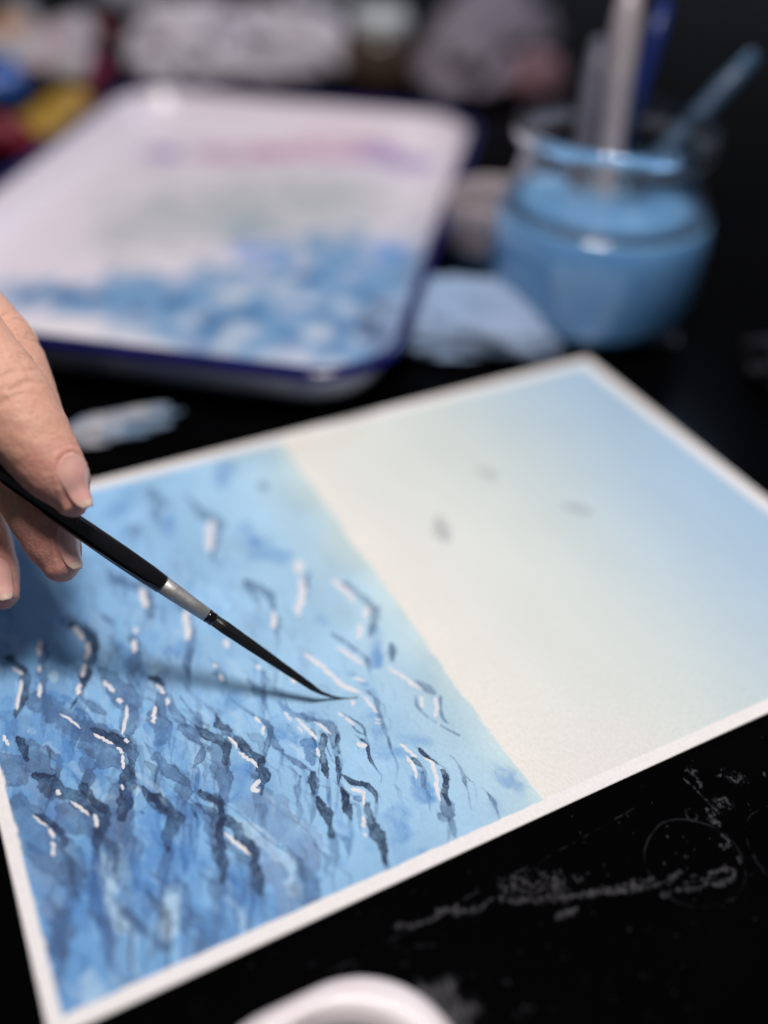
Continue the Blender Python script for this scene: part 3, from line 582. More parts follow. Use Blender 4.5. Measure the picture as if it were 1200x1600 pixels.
# sky: warm white at the horizon, greening, then blue at the top
tsky = x+6*fbm(x*.012, y*.012, 3, 41)
img = grad(tsky, [(140, (237, 233, 226)), (158, (230, 231, 224)), (185, (222, 227, 221)), (215, (210, 221, 220)), (245, (193, 212, 222)), (272, (178, 203, 222)), (300, (168, 198, 222))])
img *= (1+.02*fbm(x*.05, y*.03, 3, 44))[..., None]
pk = np.exp(-((x-165)/22)**2-((y-6)/16)**2); over(img, pk*.35, lin((240, 224, 226)))
# sea base wash
tsea = hz-x+5*fbm(x*.03, y*.03, 3, 51)
sea = grad(tsea, [(0, (202, 223, 226)), (8, (184, 213, 228)), (25, (170, 207, 233)), (60, (156, 200, 235)), (100, (140, 188, 231)), (140, (126, 174, 218))])
sea = sea*(1-np.array((.20, .13, .08))*(np.clip(1-y/85, 0, 1)*np.clip((135-x)/110, 0, 1))[..., None])
sea = sea*(1-.10*fbm(x*.06, y*.05, 4, 53))[..., None]
dd = x-hz+.35*fbm(x*.5, y*.5, 3, 55)
ms = 1-sstep(-.35, .25, dd)
over(img, ms, 0); img += sea*ms[..., None]
edge = np.exp(-((dd+.35)/.35)**2)*.10*(.6+.6*fbm(y*.05, y*0, 2, 57)); over(img, np.clip(edge, 0, 1), lin((120, 165, 190)))
CL = {'d': ((32, 48, 80), .86), 'g': ((72, 98, 138), .64), 'b': ((76, 134, 200), .42), 'n': ((54, 98, 158), .62), 'y': ((122, 150, 188), .66), 'l': ((186, 217, 240), .66), 'k': ((54, 82, 126), .60), 'v': ((146, 150, 156), .5)}
WM = {'d': 1.25, 'g': 1.4, 'b': 1.35, 'n': 1.25, 'y': 1.2, 'l': 1.1, 'k': 1., 'v': 1.05}
def paint(cls, pts, amul=1., seed=0, soft=None):
    col, al = CL[cls]; fw = float(np.interp(pts[0][0], [55, 105], [1.0, .74])) if cls in 'dgn' else 1.
    pts = [(p[0], p[1], p[2]*WM[cls]*fw) for p in pts]
    if cls in 'dgn' and len(pts) > 1:      # strokes start and lift off thin
        f0, f1 = rng.uniform(.5, .95), rng.uniform(.35, .7)
        pts[0] = (*pts[0][:2], pts[0][2]*f0); pts[-1] = (*pts[-1][:2], pts[-1][2]*f1)
        if len(pts) == 2: a0, a1 = pts; pts = [a0, ((a0[0]+a1[0])/2+rng.normal(0, .25), (a0[1]+a1[1])/2+rng.normal(0, .25), max(a0[2]/f0, a1[2]/f1)), a1]
    xs = [p[0] for p in pts]; ys = [p[1] for p in pts]; m_ = max(p[2] for p in pts)*1.2+2
    i0, i1 = np.searchsorted(gx, [(min(xs)-m_)/1e3, (max(xs)+m_)/1e3]); j0, j1 = np.searchsorted(gy, [(min(ys)-m_)/1e3, (max(ys)+m_)/1e3])
    if i1-i0 < 2 or j1-j0 < 2: return
    xx = x[i0:i1, j0:j1]; yy = y[i0:i1, j0:j1]
    d, w = poly_dist(xx, yy, pts)
    ww = np.minimum(w, 3.2)
    d = d+fbm(xx*.30, yy*.30, 2, seed+60)*ww*.42+fbm(xx*1.1, yy*1.1, 4, seed+63)*np.minimum(ww, 1.2)*.26
    s = soft if soft else {'b': rng.choice([1.2, 2.0, 2.8]), 'l': .35, 'y': .25, 'v': 1.5, 'g': rng.choice([.14, .2, .5])}.get(cls, .15)
    m = 1-sstep(-s, s*.6, d)
    vb = .30 if cls in 'dgnk' else .5
    body = np.clip(.86+vb*fbm(xx*.22, yy*.22, 3, seed+70)+.14*fbm(xx*2.4, yy*2.4, 2, seed+73), .25, 1.15)
    rim = np.exp(-((d+s+.12)/.22)**2)*(.30 if cls not in 'lkv' else 0)*np.clip(.5+fbm(xx*.2, yy*.2, 2, seed+77), 0, 1)
    if cls in 'dg': body = body*(1-.18*sstep(.25, .75, fbm(xx*1.5+yy*.8, yy*.5-xx*.3, 3, seed+84)))
    a = np.clip(m*(al*body+rim)*amul, 0, .96)*ms[i0:i1, j0:j1] if cls != 'v' else m*al
    over(img[i0:i1, j0:j1], a, lin(col))
# loose underwashes of the sea, running with the waves
def ripple(cx_, cy_, sc, cls, am, soft=None, thin=1.):
    a1 = math.radians(-67+rng.normal(0, 7)); a2 = math.radians(-109+rng.normal(0, 7)); l1 = rng.uniform(2.5, 8)*sc; l2 = rng.uniform(4, 15)*sc; wd = rng.uniform(.8, 3.0)*sc*thin
    p0 = np.array((cx_, cy_)); p1 = p0+l1*np.array((math.cos(a1), math.sin(a1))); p2 = p1+l2*.5*np.array((math.cos(a2), math.sin(a2))); p3 = p1+l2*np.array((math.cos(a2+.08), math.sin(a2+.08)))
    pts = [(*p0, wd*.35), (*((p0+p1)/2+rng.normal(0, .25*sc, 2)), wd*.8), (*p1, wd), (*(p2+rng.normal(0, .3*sc, 2)), wd*.8), (*p3, wd*.25)]
    paint(cls, pts, amul=am, seed=int(rng.integers(50)), soft=soft)
def spot():
    cx_, cy_ = rng.uniform(3, 137), rng.uniform(5, 205)
    return cx_, cy_, float(np.clip((150-cx_)/85, .4, 1.35)), float(np.clip((140-cx_)/75, .22, 1)*np.clip(1.25-cy_/260, .55, 1))
for k in range(150):      # broad soft underwashes
    cx_, cy_, sc, ww_ = spot(); ripple(cx_, cy_, sc*1.3, rng.choice(['b', 'b', 'y', 'l', 'g']), rng.uniform(.3, .6)*ww_, rng.choice([.3, 1., 2.]), 1.9)
for k in range(330):      # ripples proper, laid one over another
    cx_, cy_, sc, ww_ = spot(); ripple(cx_, cy_, sc, rng.choice(['b', 'b', 'g', 'n', 'n', 'l', 'g']), rng.uniform(.35, .85)*ww_, rng.choice([.12, .18, .4, .9]))
for k in range(120):      # thin dark accents
    cx_, cy_, sc, ww_ = spot(); ripple(cx_, cy_, sc*.8, rng.choice(['d', 'g', 'k']), rng.uniform(.3, .75)*ww_, .14, .42)
for k, (cls, pts) in enumerate(STROKES):
    pts = [tuple(p) for p in pts]
    if cls in 'dg' and pts[0][0] < 128 and pts[0][1] < 150:      # each ripple runs on: a lead-in line and a soft tail
        e, b0_ = pts[-1], pts[0]; sc = float(np.clip((150-e[0])/85, .35, 1.25)); am = float(np.clip(1.15-e[1]/190, .3, 1))
        a2 = math.radians(-108+rng.normal(0, 6)); l2 = rng.uniform(6, 13)*sc*(1.5 if e[1] < 65 else 1); tw = min(max(p[2] for p in pts), 3.2)
        m2 = (e[0]+l2*.5*math.cos(a2)+rng.normal(0, .3), e[1]+l2*.5*math.sin(a2)); e2 = (e[0]+l2*math.cos(a2-.1), e[1]+l2*math.sin(a2-.1))
        paint(rng.choice(['g', 'n', 'g']), [(e[0], e[1], tw*.8), (*m2, tw*.62), (*e2, .2)], amul=.62*am, seed=k % 37, soft=rng.choice([.15, .3, .7]))
        a1 = math.radians(113+rng.normal(0, 7)); l1 = rng.uniform(3, 8)*sc
        paint('g', [(b0_[0], b0_[1], tw*.5), (b0_[0]+l1*.5*math.cos(a1), b0_[1]+l1*.5*math.sin(a1)+rng.normal(0, .2), tw*.3), (b0_[0]+l1*math.cos(a1), b0_[1]+l1*math.sin(a1), .15)], amul=.7*am, seed=k % 31, soft=.15)
    paint(cls, pts, seed=k % 40)
for k in range(46):       # heavier accents in the painted foreground
    cx_, cy_ = rng.uniform(6, 92), rng.uniform(14, 120); sc = float(np.clip((150-cx_)/85, .5, 1.3))
    ripple(cx_, cy_, sc, rng.choice(['d', 'd', 'n', 'g']), rng.uniform(.5, .95)*float(np.clip(1.2-cy_/150, .4, 1)), rng.choice([.12, .2]), .62)
# masked white border with a slightly bled edge
bd = np.minimum.reduce([x-3.9, y-4.3, PW*1e3-6.2-x, PH*1e3-5.6-y])+.16*fbm(x*.25, y*.25, 4, 81)
mb = 1-sstep(-.12, .12, bd); over(img, mb, lin((243, 238, 236)))
zz = PT+.00035*(fbm(X*9, Y*9, 3, 90)+1)*np.clip(np.minimum.reduce([X, Y, PW-X, PH-Y])/.02, 0, 1)
nxg, nyg = len(gx), len(gy)
top = np.stack([X.ravel(), Y.ravel(), zz.ravel()], 1); q = grid_quads(nxg, nyg)
ix = np.arange(nxg*nyg).reshape(nxg, nyg)
loop = np.concatenate([ix[:, 0], ix[-1, 1:], ix[-2::-1, -1], ix[0, -2:0:-1]])
low = top[loop].copy(); low[:, 2] = .00008
n0 = len(top); nl = len(loop); a_ = np.arange(nl); b_ = (a_+1) % nl
side = np.stack([loop, n0+a_, n0+b_, loop[b_]], 1)
me = np_mesh('sheet', np.vstack([top, low]), np.vstack([q, side]))
cols = img.reshape(-1, 3); set_col(me, 'paint', np.vstack([cols, np.tile(lin((236, 228, 224)), (nl, 1))]))
painting = empty('watercolour_painting', (0, 0, 0))
tag(painting, 'unfinished watercolour of blue rippled sea and pale sky with white paper border', 'painting')
paper_mat = attr_mat('cold_press_paper', 'paint', .72, .9, 1250, .0003, spec=.25, stretch=(1.0, .5, 1), mottled=.10)
mesh_obj('paper_sheet', me, paper_mat, painting)
def paper_z(xm, ym):
    i = min(max(np.searchsorted(gx, xm), 1), nxg-1); j = min(max(np.searchsorted(gy, ym), 1), nyg-1)
    return float(zz[i, j])
gouache = mat('white_gouache', lin((240, 232, 230)), .6, lin((206, 214, 226)), 700, .5, 2500, .0001, spec=.3)
for k, pts in enumerate(WHITES):
    P_ = np.array(pts, float); n = max(5, int(np.hypot(*(P_[-1, :2]-P_[0, :2]))/.7)); n = min(n*2, 22)
    C_ = catmull(P_, 8) if len(P_) > 2 else P_[0]+(P_[1]-P_[0])*np.linspace(0, 1, 17)[:, None]
    wd = float(P_[:, 2].mean())
    d0 = C_[1, :2]-C_[0, :2]; d0 = d0/np.linalg.norm(d0); d1 = C_[-1, :2]-C_[-2, :2]; d1 = d1/np.linalg.norm(d1)
    path = np.vstack([C_[0, :2]-d0*wd*.42, C_[:, :2], C_[-1, :2]+d1*wd*.42])
    s = np.concatenate([[0], np.cumsum(np.hypot(*np.diff(path, axis=0).T))]); u = np.linspace(0, s[-1], n+3)
    path = np.stack([np.interp(u, s, path[:, 0]), np.interp(u, s, path[:, 1])], 1)
    tn = np.gradient(path, axis=0); tn /= np.linalg.norm(tn, axis=1)[:, None]; nn = np.stack([-tn[:, 1], tn[:, 0]], 1)
    tt = np.linspace(0, 1, len(path)); env = np.clip(np.sin(np.pi*np.clip(tt*.94+.03, 0, 1))*rng.uniform(1.2, 2.0), .10, 1)**rng.uniform(.7, 1.0)
    V = []; prof = [(-1, 0), (-.62, .8), (0, 1), (.62, .8), (1, 0)]
    for i in range(len(path)):
        lo_ = .82+.5*float(vnoise(np.array(i*.45+k*5.), np.array(k*3.3), 2)); wl = wd/2*env[i]*lo_*(.86+.14*rng.random()); wr = wd/2*env[i]*(1.64-lo_*.9)*(.86+.14*rng.random())
        for a, h in prof:
            p = path[i]+nn[i]*a*(wl if a < 0 else wr)
            V.append((p[0]/1e3, p[1]/1e3, paper_z(p[0]/1e3, p[1]/1e3)+(-.00004 if h == 0 else .00009*h*(.7+.6*rng.random()))))
    F_ = [(i*5+j, (i+1)*5+j, (i+1)*5+j+1, i*5+j+1) for i in range(len(path)-1) for j in range(4)]
    me = bpy.data.meshes.new('white_highlight'); me.from_pydata(V, [], F_); me.update(); me.flip_normals()
    mesh_obj('white_highlight', me, gouache, painting)

# ------------------------------------------------------------------ paintbrush
brush = empty('paintbrush', BRUSH_TIP)
tag(brush, 'thin black paintbrush with silver ferrule, its fine tip touching the painted sea', 'paintbrush')
o3 = Vector(BRUSH_TIP); bt = Vector((0, 0, .0009)); bb = Vector(BRUSH_BEND)-o3; bg = Vector(BRUSH_GRIP)-o3
ax = (bg-bb).normalized(); LB = (bg-bb).length
def onb(s): return bb+ax*s
black = mat('black_handle_lacquer', (.004, .004, .005), .16, (.006, .006, .008), 80, coat=.6, spec=.5)
hair = mat('wet_black_bristle', (.006, .006, .007), .38, (.012, .011, .012), 900, .5, 1800, .0002)
silver = mat('brushed_ferrule', (.50, .49, .475), .55, (.40, .39, .38), 900, .4, 1400, .0002, metal=.8)
# bristles: one belly drawn to a bent point, with single hairs along it
belly = [tuple(bt)]+[tuple(bt.lerp(bb, t)+Vector((0, 0, -.0022*math.sin(math.pi*t)**.8))) for t in (.15, .35, .6, .85)]+[tuple(bb+ax*.0005)]+[tuple(onb(s)) for s in (.004, .010, .018, .026, .034, .0395)]
br = [.00010, .0002, .0003, .0004, .00062, .00092, .0010, .00118, .00142, .00165, .0018, .0017]
bro = mesh_obj('bristles', sweep('bristles', belly, br, 18), hair, brush)
for k in range(16):
    a = k/16*2*math.pi; pts, T, F = frames(belly[5:])
    hp = [p+F[i][0]*math.cos(a+.25*i)*br[5+i]*1.02+F[i][1]*math.sin(a+.25*i)*br[5+i]*1.02 for i, p in enumerate(pts)]
    mesh_obj('hair', sweep('hair', hp, [.00006]+[.00011]*(len(hp)-1), 5), hair, bro)
s0 = .0385
prof = [(s0-.0004, .00165), (s0, .00205), (s0+.0006, .00212), (s0+.0012, .00195), (s0+.0018, .00212), (s0+.0026, .0021)]
mesh_obj('collar', sweep('collar', [tuple(onb(s)) for s, r in prof], [r for s, r in prof], 28), black, brush)
prof = [(s0+.0026, .0019), (s0+.0028, .00214), (s0+.009, .00235), (s0+.0145, .00262), (s0+.0185, .0027), (s0+.0187, .0025)]
mesh_obj('ferrule', sweep('ferrule', [tuple(onb(s)) for s, r in prof], [r for s, r in prof], 32), silver, brush)
prof = [(s0+.0184, .0027), (s0+.0190, .00292), (s0+.024, .0031), (s0+.034, .0032), (s0+.045, .0031), (s0+.06, .0027), (s0+.08, .0022), (s0+.11, .0019), (s0+.13, .0017), (s0+.134, .0009)]
mesh_obj('handle', sweep('handle', [tuple(onb(s)) for s, r in prof], [r for s, r in prof], 32), black, brush)

# ------------------------------------------------------------------ hand
def tube_bm(bm, chain):
    P_ = catmull([p for p in chain], 7); n = 20
    d0 = (P_[0, :3]-P_[1, :3]); d0 /= np.linalg.norm(d0); d1 = (P_[-1, :3]-P_[-2, :3]); d1 /= np.linalg.norm(d1)
    pre = [np.append(P_[0, :3]+d0*P_[0, 3]*math.sin(a), P_[0, 3]*max(math.cos(a), .02)) for a in (1.55, 1.25, .9, .5)]
    post = [np.append(P_[-1, :3]+d1*P_[-1, 3]*math.sin(a), P_[-1, 3]*max(math.cos(a), .02)) for a in (.5, .9, 1.25, 1.55)]
    Q = np.vstack([pre, P_, post]); pts, T, F = frames([tuple(p[:3]) for p in Q]); rings = []
    a = np.linspace(0, 2*np.pi, n, endpoint=False)
    for i, p in enumerate(pts):
        rings.append([bm.verts.new(p+F[i][0]*math.cos(t)*Q[i, 3]+F[i][1]*math.sin(t)*Q[i, 3]) for t in a])
    for r0, r1 in zip(rings[:-1], rings[1:]):
        for j in range(n): bm.faces.new((r0[j], r0[(j+1) % n], r1[(j+1) % n], r1[j]))
    bm.faces.new(rings[0][::-1]); bm.faces.new(rings[-1])
    return P_
bm = bmesh.new(); CH = {k: tube_bm(bm, v) for k, v in HAND.items()}
bmesh.ops.recalc_face_normals(bm, faces=bm.faces)
me = bpy.data.meshes.new('hand_base'); bm.to_mesh(me); bm.free()
tmp = bpy.data.objects.new('hand_base', me); COL.objects.link(tmp)
rm = tmp.modifiers.new('r', 'REMESH'); rm.mode = 'VOXEL'; rm.voxel_size = .00075
sm = tmp.modifiers.new('s', 'SMOOTH'); sm.factor = .5; sm.iterations = 9
dg = bpy.context.evaluated_depsgraph_get()
hm = bpy.data.meshes.new_from_object(tmp.evaluated_get(dg)); bpy.data.objects.remove(tmp)
hm.name = 'hand'
nv = len(hm.vertices); co = np.empty(nv*3, np.float32); hm.vertices.foreach_get('co', co); co = co.reshape(-1, 3)
no = np.empty(nv*3, np.float32); hm.vertices.foreach_get('normal', no); no = no.reshape(-1, 3)
disp = np.zeros(nv, np.float32)
bestd = np.full(nv, 9., np.float32); who = np.zeros(nv, int); tpar = np.zeros(nv, np.float32)
names = list(CH)
for k, nme in enumerate(names):
    P_ = CH[nme]; s = np.concatenate([[0], np.cumsum(np.linalg.norm(np.diff(P_[:, :3], axis=0), axis=1))])
    for i in range(len(P_)-1):
        a, b = P_[i], P_[i+1]; d = b[:3]-a[:3]; L2 = d@d+1e-12
        t = np.clip(((co-a[:3])@d)/L2, 0, 1)
        ds = np.linalg.norm(co-a[:3]-t[:, None]*d, axis=1)-(a[3]+(b[3]-a[3])*t)
        m = ds < bestd; bestd[m] = ds[m]; who[m] = k; tpar[m] = (s[i]+t[m]*(s[i+1]-s[i]))
def arc(nme, idx):
    P0 = np.array(HAND[nme])[:, :3]; P_ = CH[nme]
    s = np.concatenate([[0], np.cumsum(np.linalg.norm(np.diff(P_[:, :3], axis=0), axis=1))])
    return s[np.argmin(np.linalg.norm(P_[:, :3]-P0[idx], axis=1))]
n2 = fbm(co[:, 0]*120+co[:, 2]*60, co[:, 1]*120+co[:, 2]*90, 3, 5)
n3 = fbm(co[:, 0]*260+7, co[:, 1]*260+co[:, 2]*240, 3, 8)
def creases(nme, idx, offs, amp=.00062, wid=.0007):
    s0 = arc(nme, idx); m = who == names.index(nme)
    for o in offs:
        t = tpar-(s0+o*1e-3)+n2*.0016
        g = np.exp(-(t/wid)**2)*np.clip(.45+1.1*n3, 0, 1)
        disp[m] -= (amp*g)[m]
    t = tpar-s0; disp[m] += (np.exp(-(t/.006)**2)*.00035)[m]
creases('thumb', 4, (-6.5, -3.8, -1.5, .6, 3.2, 5.5)); creases('index', 3, (-5, -2.5, 0, 2.2, 4.6)); creases('middle', 4, (-3, 0, 3))
creases('index', 1, (1.5, 3.2), .0003)
disp += .00012*n3+.0002*n2*.6
# nail beds
def nail_frame(nme):
    n, L_, Wd = NAILS[nme]; P0 = np.array(HAND[nme])[:, :3]
    a = P0[0]-P0[2]; a /= np.linalg.norm(a); n = np.array(n); n = n-a*(n@a); n /= np.linalg.norm(n)
    return P0[0]+a*.0034, a, n, np.cross(a, n), L_, Wd
for nme in NAILS:
    tipc, a, n, s_, L_, Wd = nail_frame(nme)
    rel = co-tipc; u = -(rel@a)/L_; phi = np.arctan2(rel@s_, rel@n); r = np.linalg.norm(rel-(rel@a)[:, None]*a, axis=1)
    v = phi*r/(Wd/2)
    e = np.maximum(np.abs(v)**2.4, 0)+np.clip((u-.45)/.55, 0, 3)**2.4
    ok = (r < .013) & (u > -.35) & (u < 1.5) & (np.abs(phi) < 1.7) & (who == names.index(nme))
    ring = np.where(ok, np.exp(-((e-1.45)/.35)**2)*sstep(-.1, .25, u), 0); ins = np.where(ok, 1-sstep(.7, 1.1, e), 0)
    disp += .00042*ring-.00030*ins
co2 = co+no*disp[:, None]; hm.vertices.foreach_set('co', co2.ravel()); hm.update()
tipw = np.zeros(nv)
for nme in ('thumb', 'index', 'middle', 'ring', 'little'):
    m = who == names.index(nme); tipw[m] = np.maximum(tipw[m], 1-sstep(.006, .024, tpar[m]))
skin0 = np.array(lin((224, 170, 146))); skinr = np.array(lin((214, 142, 134))); skiny = np.array(lin((228, 184, 160)))
mix = np.clip(.62*tipw+.22*n2, 0, 1)[:, None]; mz = np.clip(.3+.6*n3, 0, 1)[:, None]*.35
set_col(hm, 'paint', (skin0*(1-mix)+skinr*mix)*(1-mz)+skiny*mz)
skin = attr_mat('skin', 'paint', .5, .8, 900, .0004, spec=.34, mottled=.16)
sb = skin.node_tree.nodes['Principled BSDF']
sb.inputs['Subsurface Weight'].default_value = .25; sb.inputs['Subsurface Radius'].default_value = (1.0, .35, .2); sb.inputs['Subsurface Scale'].default_value = .0022
hand = mesh_obj('hand', hm, skin)
tag(hand, 'bare left hand gripping the black paintbrush between thumb and fingers', 'hand')
bv = BVHTree.FromPolygons([Vector(c) for c in co2], [tuple(p.vertices) for p in hm.polygons])
nailm = mat('fingernail', lin((226, 166, 158)), .22, lin((228, 180, 166)), 300, .12, 500, .0002, spec=.5, coat=.25)
tipm = mat('nail_free_edge', lin((226, 196, 180)), .35, lin((218, 186, 170)), 300)
nailm.node_tree.nodes['Principled BSDF'].inputs['Subsurface Weight'].default_value = 0.0
for nme in NAILS:
    tipc, a, n, s_, L_, Wd = nail_frame(nme); NU, NVv = 22, 15; V = np.zeros((NU, NVv, 3))
    for j in range(NVv):
        vj = -1+2*j/(NVv-1); last = None
        for i in range(NU):
            u = 1-i/(NU-1)*1.12           # 1 = cuticle, 0 = finger end, below 0 = free edge
            hw = (1-max(0, (u-.45)/.56)**2.3)**.5 if u < 1.01 else .05
            hw = max(hw, .08)*(1 if u > .16 else math.sqrt(max(.06, 1-((.16-u)/.31)**2)))
            c = tipc-a*(u*L_)
            r0 = .0075; ph = vj*hw*Wd/2/r0
            dr = n*math.cos(ph)+s_*math.sin(ph)
            if u > .28:
                hit = bv.ray_cast(Vector(c), Vector(dr))
                rad = min(hit[3], .0105) if hit[0] is not None else (last or .007)
                last = rad
            else:
                rad = last-(.28-u)*.0018*(1+abs(vj)*.5)
            V[i, j] = c+dr*(rad+.00022*(1-abs(vj)**4*.9))
    for j in range(NVv):     # even out the surface along the nail
        for it in range(3): V[1:-1, j] = (V[:-2, j]+2*V[1:-1, j]+V[2:, j])/4
    F_ = [(i*NVv+j, i*NVv+j+1, (i+1)*NVv+j+1, (i+1)*NVv+j) for i in range(NU-1) for j in range(NVv-1)]
    me = bpy.data.meshes.new('fingernail'); me.from_pydata([tuple(p) for p in V.reshape(-1, 3)], [], F_); me.update()
    o = mesh_obj('fingernail', me, nailm, hand); me.materials.append(tipm)
    for p in me.polygons:
        if p.index//(NVv-1) >= 18: p.material_index = 1
    so = o.modifiers.new('t', 'SOLIDIFY'); so.thickness = .0004; so.offset = 0

# ------------------------------------------------------------------ enamel tray
TX, TY, TA, TW, TLn, TZ, TR = .1950, .4180, -.6549, .2584, .3717, .0240, .038
def rrect(hw, hl, r, n=40):
    r = max(min(r, hw-.0005, hl-.0005), .0005); out = []
    for cx_, cy_, a0 in ((hw-r, hl-r, 0), (-hw+r, hl-r, 90), (-hw+r, -hl+r, 180), (hw-r, -hl+r, 270)):
        for k in range(n):
            t = math.radians(a0+90*k/(n-1)); out.append((cx_+r*math.cos(t), cy_+r*math.sin(t)))
    # even spacing along the loop
    P_ = np.array(out+[out[0]]); s = np.concatenate([[0], np.cumsum(np.hypot(*np.diff(P_, axis=0).T))])
    u = np.linspace(0, s[-1], 4*n, endpoint=False)
    return np.stack([np.interp(u, s, P_[:, 0]), np.interp(u, s, P_[:, 1])], 1)
def rloop(o, z, n=60, hw=TW/2, hl=TLn/2, R_=TR):
    q = rrect(hw-o, hl-o, R_-o*.6, n); return np.column_stack([q, np.full(len(q), z)])
tray = empty('enamel_tray', (TX, TY, 0), TA)
tag(tray, 'large white enamel mixing tray with dark blue rim and pools of blue paint', 'tray')
prof = [(.0022, TZ-.0008), (.004, TZ-.0035), (.008, .0145), (.0135, .0082), (.019, .0052), (.027, .004)]
rings = [rloop(o, z) for o, z in prof]
for t in np.linspace(.04, .995, 46): rings.append(rloop(.027+(TW/2-.027)*t*.985, .004))
me = loft('pan', rings[::-1], True, False)
v = np.array([tuple(p.co) for p in me.vertices]); ca, sa = math.cos(TA), math.sin(TA)
wx = TX+v[:, 0]*ca-v[:, 1]*sa; wy = TY+v[:, 0]*sa+v[:, 1]*ca
enam = np.tile(np.array(lin((232, 222, 230))), (len(v), 1))
TC = {'m': ((186, 104, 150), .7), 'p': ((140, 100, 172), .85), 'g': ((176, 184, 186), .42), 'b': ((108, 154, 196), .72), 'c': ((104, 152, 226), .7), 'd': ((36, 88, 142), .7), 'w': ((226, 226, 228), .62)}
for n_, px, py, pr_ in TRAY_PAINT:
    c, al = TC[n_]
    dx = wx-px; dy = wy-py; rr = np.hypot(dx, dy)/(pr_*(2.0 if n_ in 'bg' else 1.9 if n_ in 'mp' else 1.5))*(1+.38*fbm(wx*60, wy*60, 3, 12))
    a = (1-sstep(.35, 1.2, rr))*al*np.clip(.8+.5*fbm(wx*90, wy*90, 2, 15), 0, 1.1)
    enam = enam*(1-a[:, None])+np.array(lin(c))*a[:, None]
set_col(me, 'paint', enam)
mesh_obj('pan', me, attr_mat('painted_white_enamel', 'paint', .25, .0, 200, .0002, spec=.45, mottled=.03), tray)
navy = mat('dark_blue_enamel', lin((18, 18, 92)), .18, lin((12, 14, 70)), 60, coat=.3)
pts = rloop(.0005, TZ); t = np.linspace(0, 2*np.pi, 12, endpoint=False); nrm = rloop(-.004, TZ)-pts; nrm /= np.linalg.norm(nrm, axis=1)[:, None]
rings = [pts+nrm*(math.cos(a)*.0046+.0012)+np.array((0, 0, math.sin(a)*.0028)) for a in t]
me = loft('rim', rings+[rings[0]]); mesh_obj('rim', me, navy, tray)
rings = [rloop(o, z) for o, z in [(.0015, TZ-.0015), (.0035, .018), (.0065, .011), (.010, .0045), (.014, .0012), (.022, .0002)]]
mesh_obj('outer_wall', loft('outer_wall', rings, False, True), mat('outer_white_enamel', lin((176, 178, 192)), .3, lin((120, 132, 162)), 40), tray)

# ------------------------------------------------------------------ water jar with handles standing in it
JX, JY, JZ = JAR[0], JAR[1], .0042
jar = empty('glass_jar', (JX, JY, JZ))
tag(jar, 'clear glass jar filled with cloudy blue paint water behind the painting', 'jar')
gm, N, L, b = new_mat('clear_glass')
b.inputs['Base Color'].default_value = (.93, .96, .97, 1); b.inputs['Roughness'].default_value = .02; b.inputs['Transmission Weight'].default_value = 1; b.inputs['IOR'].default_value = 1.48
nz = N.new('ShaderNodeTexNoise'); nz.inputs['Scale'].default_value = 60; bp = N.new('ShaderNodeBump'); bp.inputs['Strength'].default_value = .08; bp.inputs['Distance'].default_value = .001
L.new(nz.outputs['Fac'], bp.inputs['Height']); L.new(bp.outputs[0], b.inputs['Normal'])
outer = [(.0390, 0), (.0435, .0015), (.0480, .006), (.0505, .014), (.0515, .030), (.0517, .040), (.0512, .047), (.0500, .0530), (.0481, .0585), (.0456, .0635), (.0432, .0680), (.0420, .0720), (.0418, .075), (.0418, .0810), (.0432, .0838), (.0455, .0858), (.0462, .0885), (.0462, .0920), (.0450, .0942), (.0436, .0946)]
inner = [(.0424, .0942), (.0416, .0915), (.0392, .081), (.0392, .0745), (.0396, .0715), (.0410, .0672), (.0434, .0625), (.0458, .0577), (.0476, .0525), (.0487, .0465), (.0492, .040), (.0492, .030), (.0484, .016), (.0455, .0085), (.041, .0055)]
k_ = 1.045
outer = [(r*k_ if z > .003 else r*1.03, z) for r, z in outer]; inner = [(r*k_+.0013, z) for r, z in inner]
WLV = .0555                                   # water level
ro = float(np.interp(WLV, [z for r, z in outer], [r for r, z in outer]))
ri = float(np.interp(WLV, [z for r, z in inner[::-1]], [r for r, z in inner[::-1]]))
upper = [(ri, WLV+.0002), (ro, WLV+.0002)]+[p for p in outer if p[1] > WLV+.001]+[p for p in inner if p[1] > WLV+.001]
upper.append(upper[0])
mesh_obj('glass', lathe('glass', upper, 96, False, False), gm, jar)
# the milky water fills the lower glass right to its shiny skin
watm = mat('cloudy_blue_water_in_glass', lin((122, 172, 216)), .10, lin((100, 152, 204)), 22, spec=.5, coat=1.0)
wm = watm.node_tree.nodes['Principled BSDF']; wm.inputs['Coat Roughness'].default_value = .03
wm.inputs['Subsurface Weight'].default_value = .8; wm.inputs['Subsurface Radius'].default_value = (.7, 1.0, 1.2); wm.inputs['Subsurface Scale'].default_value = .014
body = [p for p in outer if p[1] < WLV-.0005]+[(ro, WLV), (ri, WLV+.0001), (ri-.0008, WLV-.0004), (.03, WLV-.0006), (.001, WLV-.0006)]
mesh_obj('paint_water', lathe('paint_water', body, 96), watm, jar)
def stick(name, label, top, foot, r0, r1, m_, cat, tipcol=None, flat=1.0):
    st = empty(name, (JX+foot[0], JY+foot[1], JZ+.0075)); tag(st, label, cat)
    d = Vector(top)-Vector(st.location); n = 9
    pts = [tuple(d*(k/(n-1))) for k in range(n)]
    rad = [r0+(r1-r0)*(k/(n-1)) for k in range(n)]; rad[-1] *= .6
    mesh_obj('handle', sweep('handle', pts, rad, 20, flat=[(1, flat)]*n), m_, st)
    fp = [tuple(d*(-.0+k*.012)) for k in range(4)]
    mesh_obj('bristles', sweep('bristles', [tuple(Vector(p)) for p in fp], [r0*.5, r0*1.15, r0*1.2, r0*1.05], 14), tipcol or hair, st)
    return st
bone = mat('bone_handle', lin((176, 168, 170)), .35, lin((150, 142, 148)), 60)
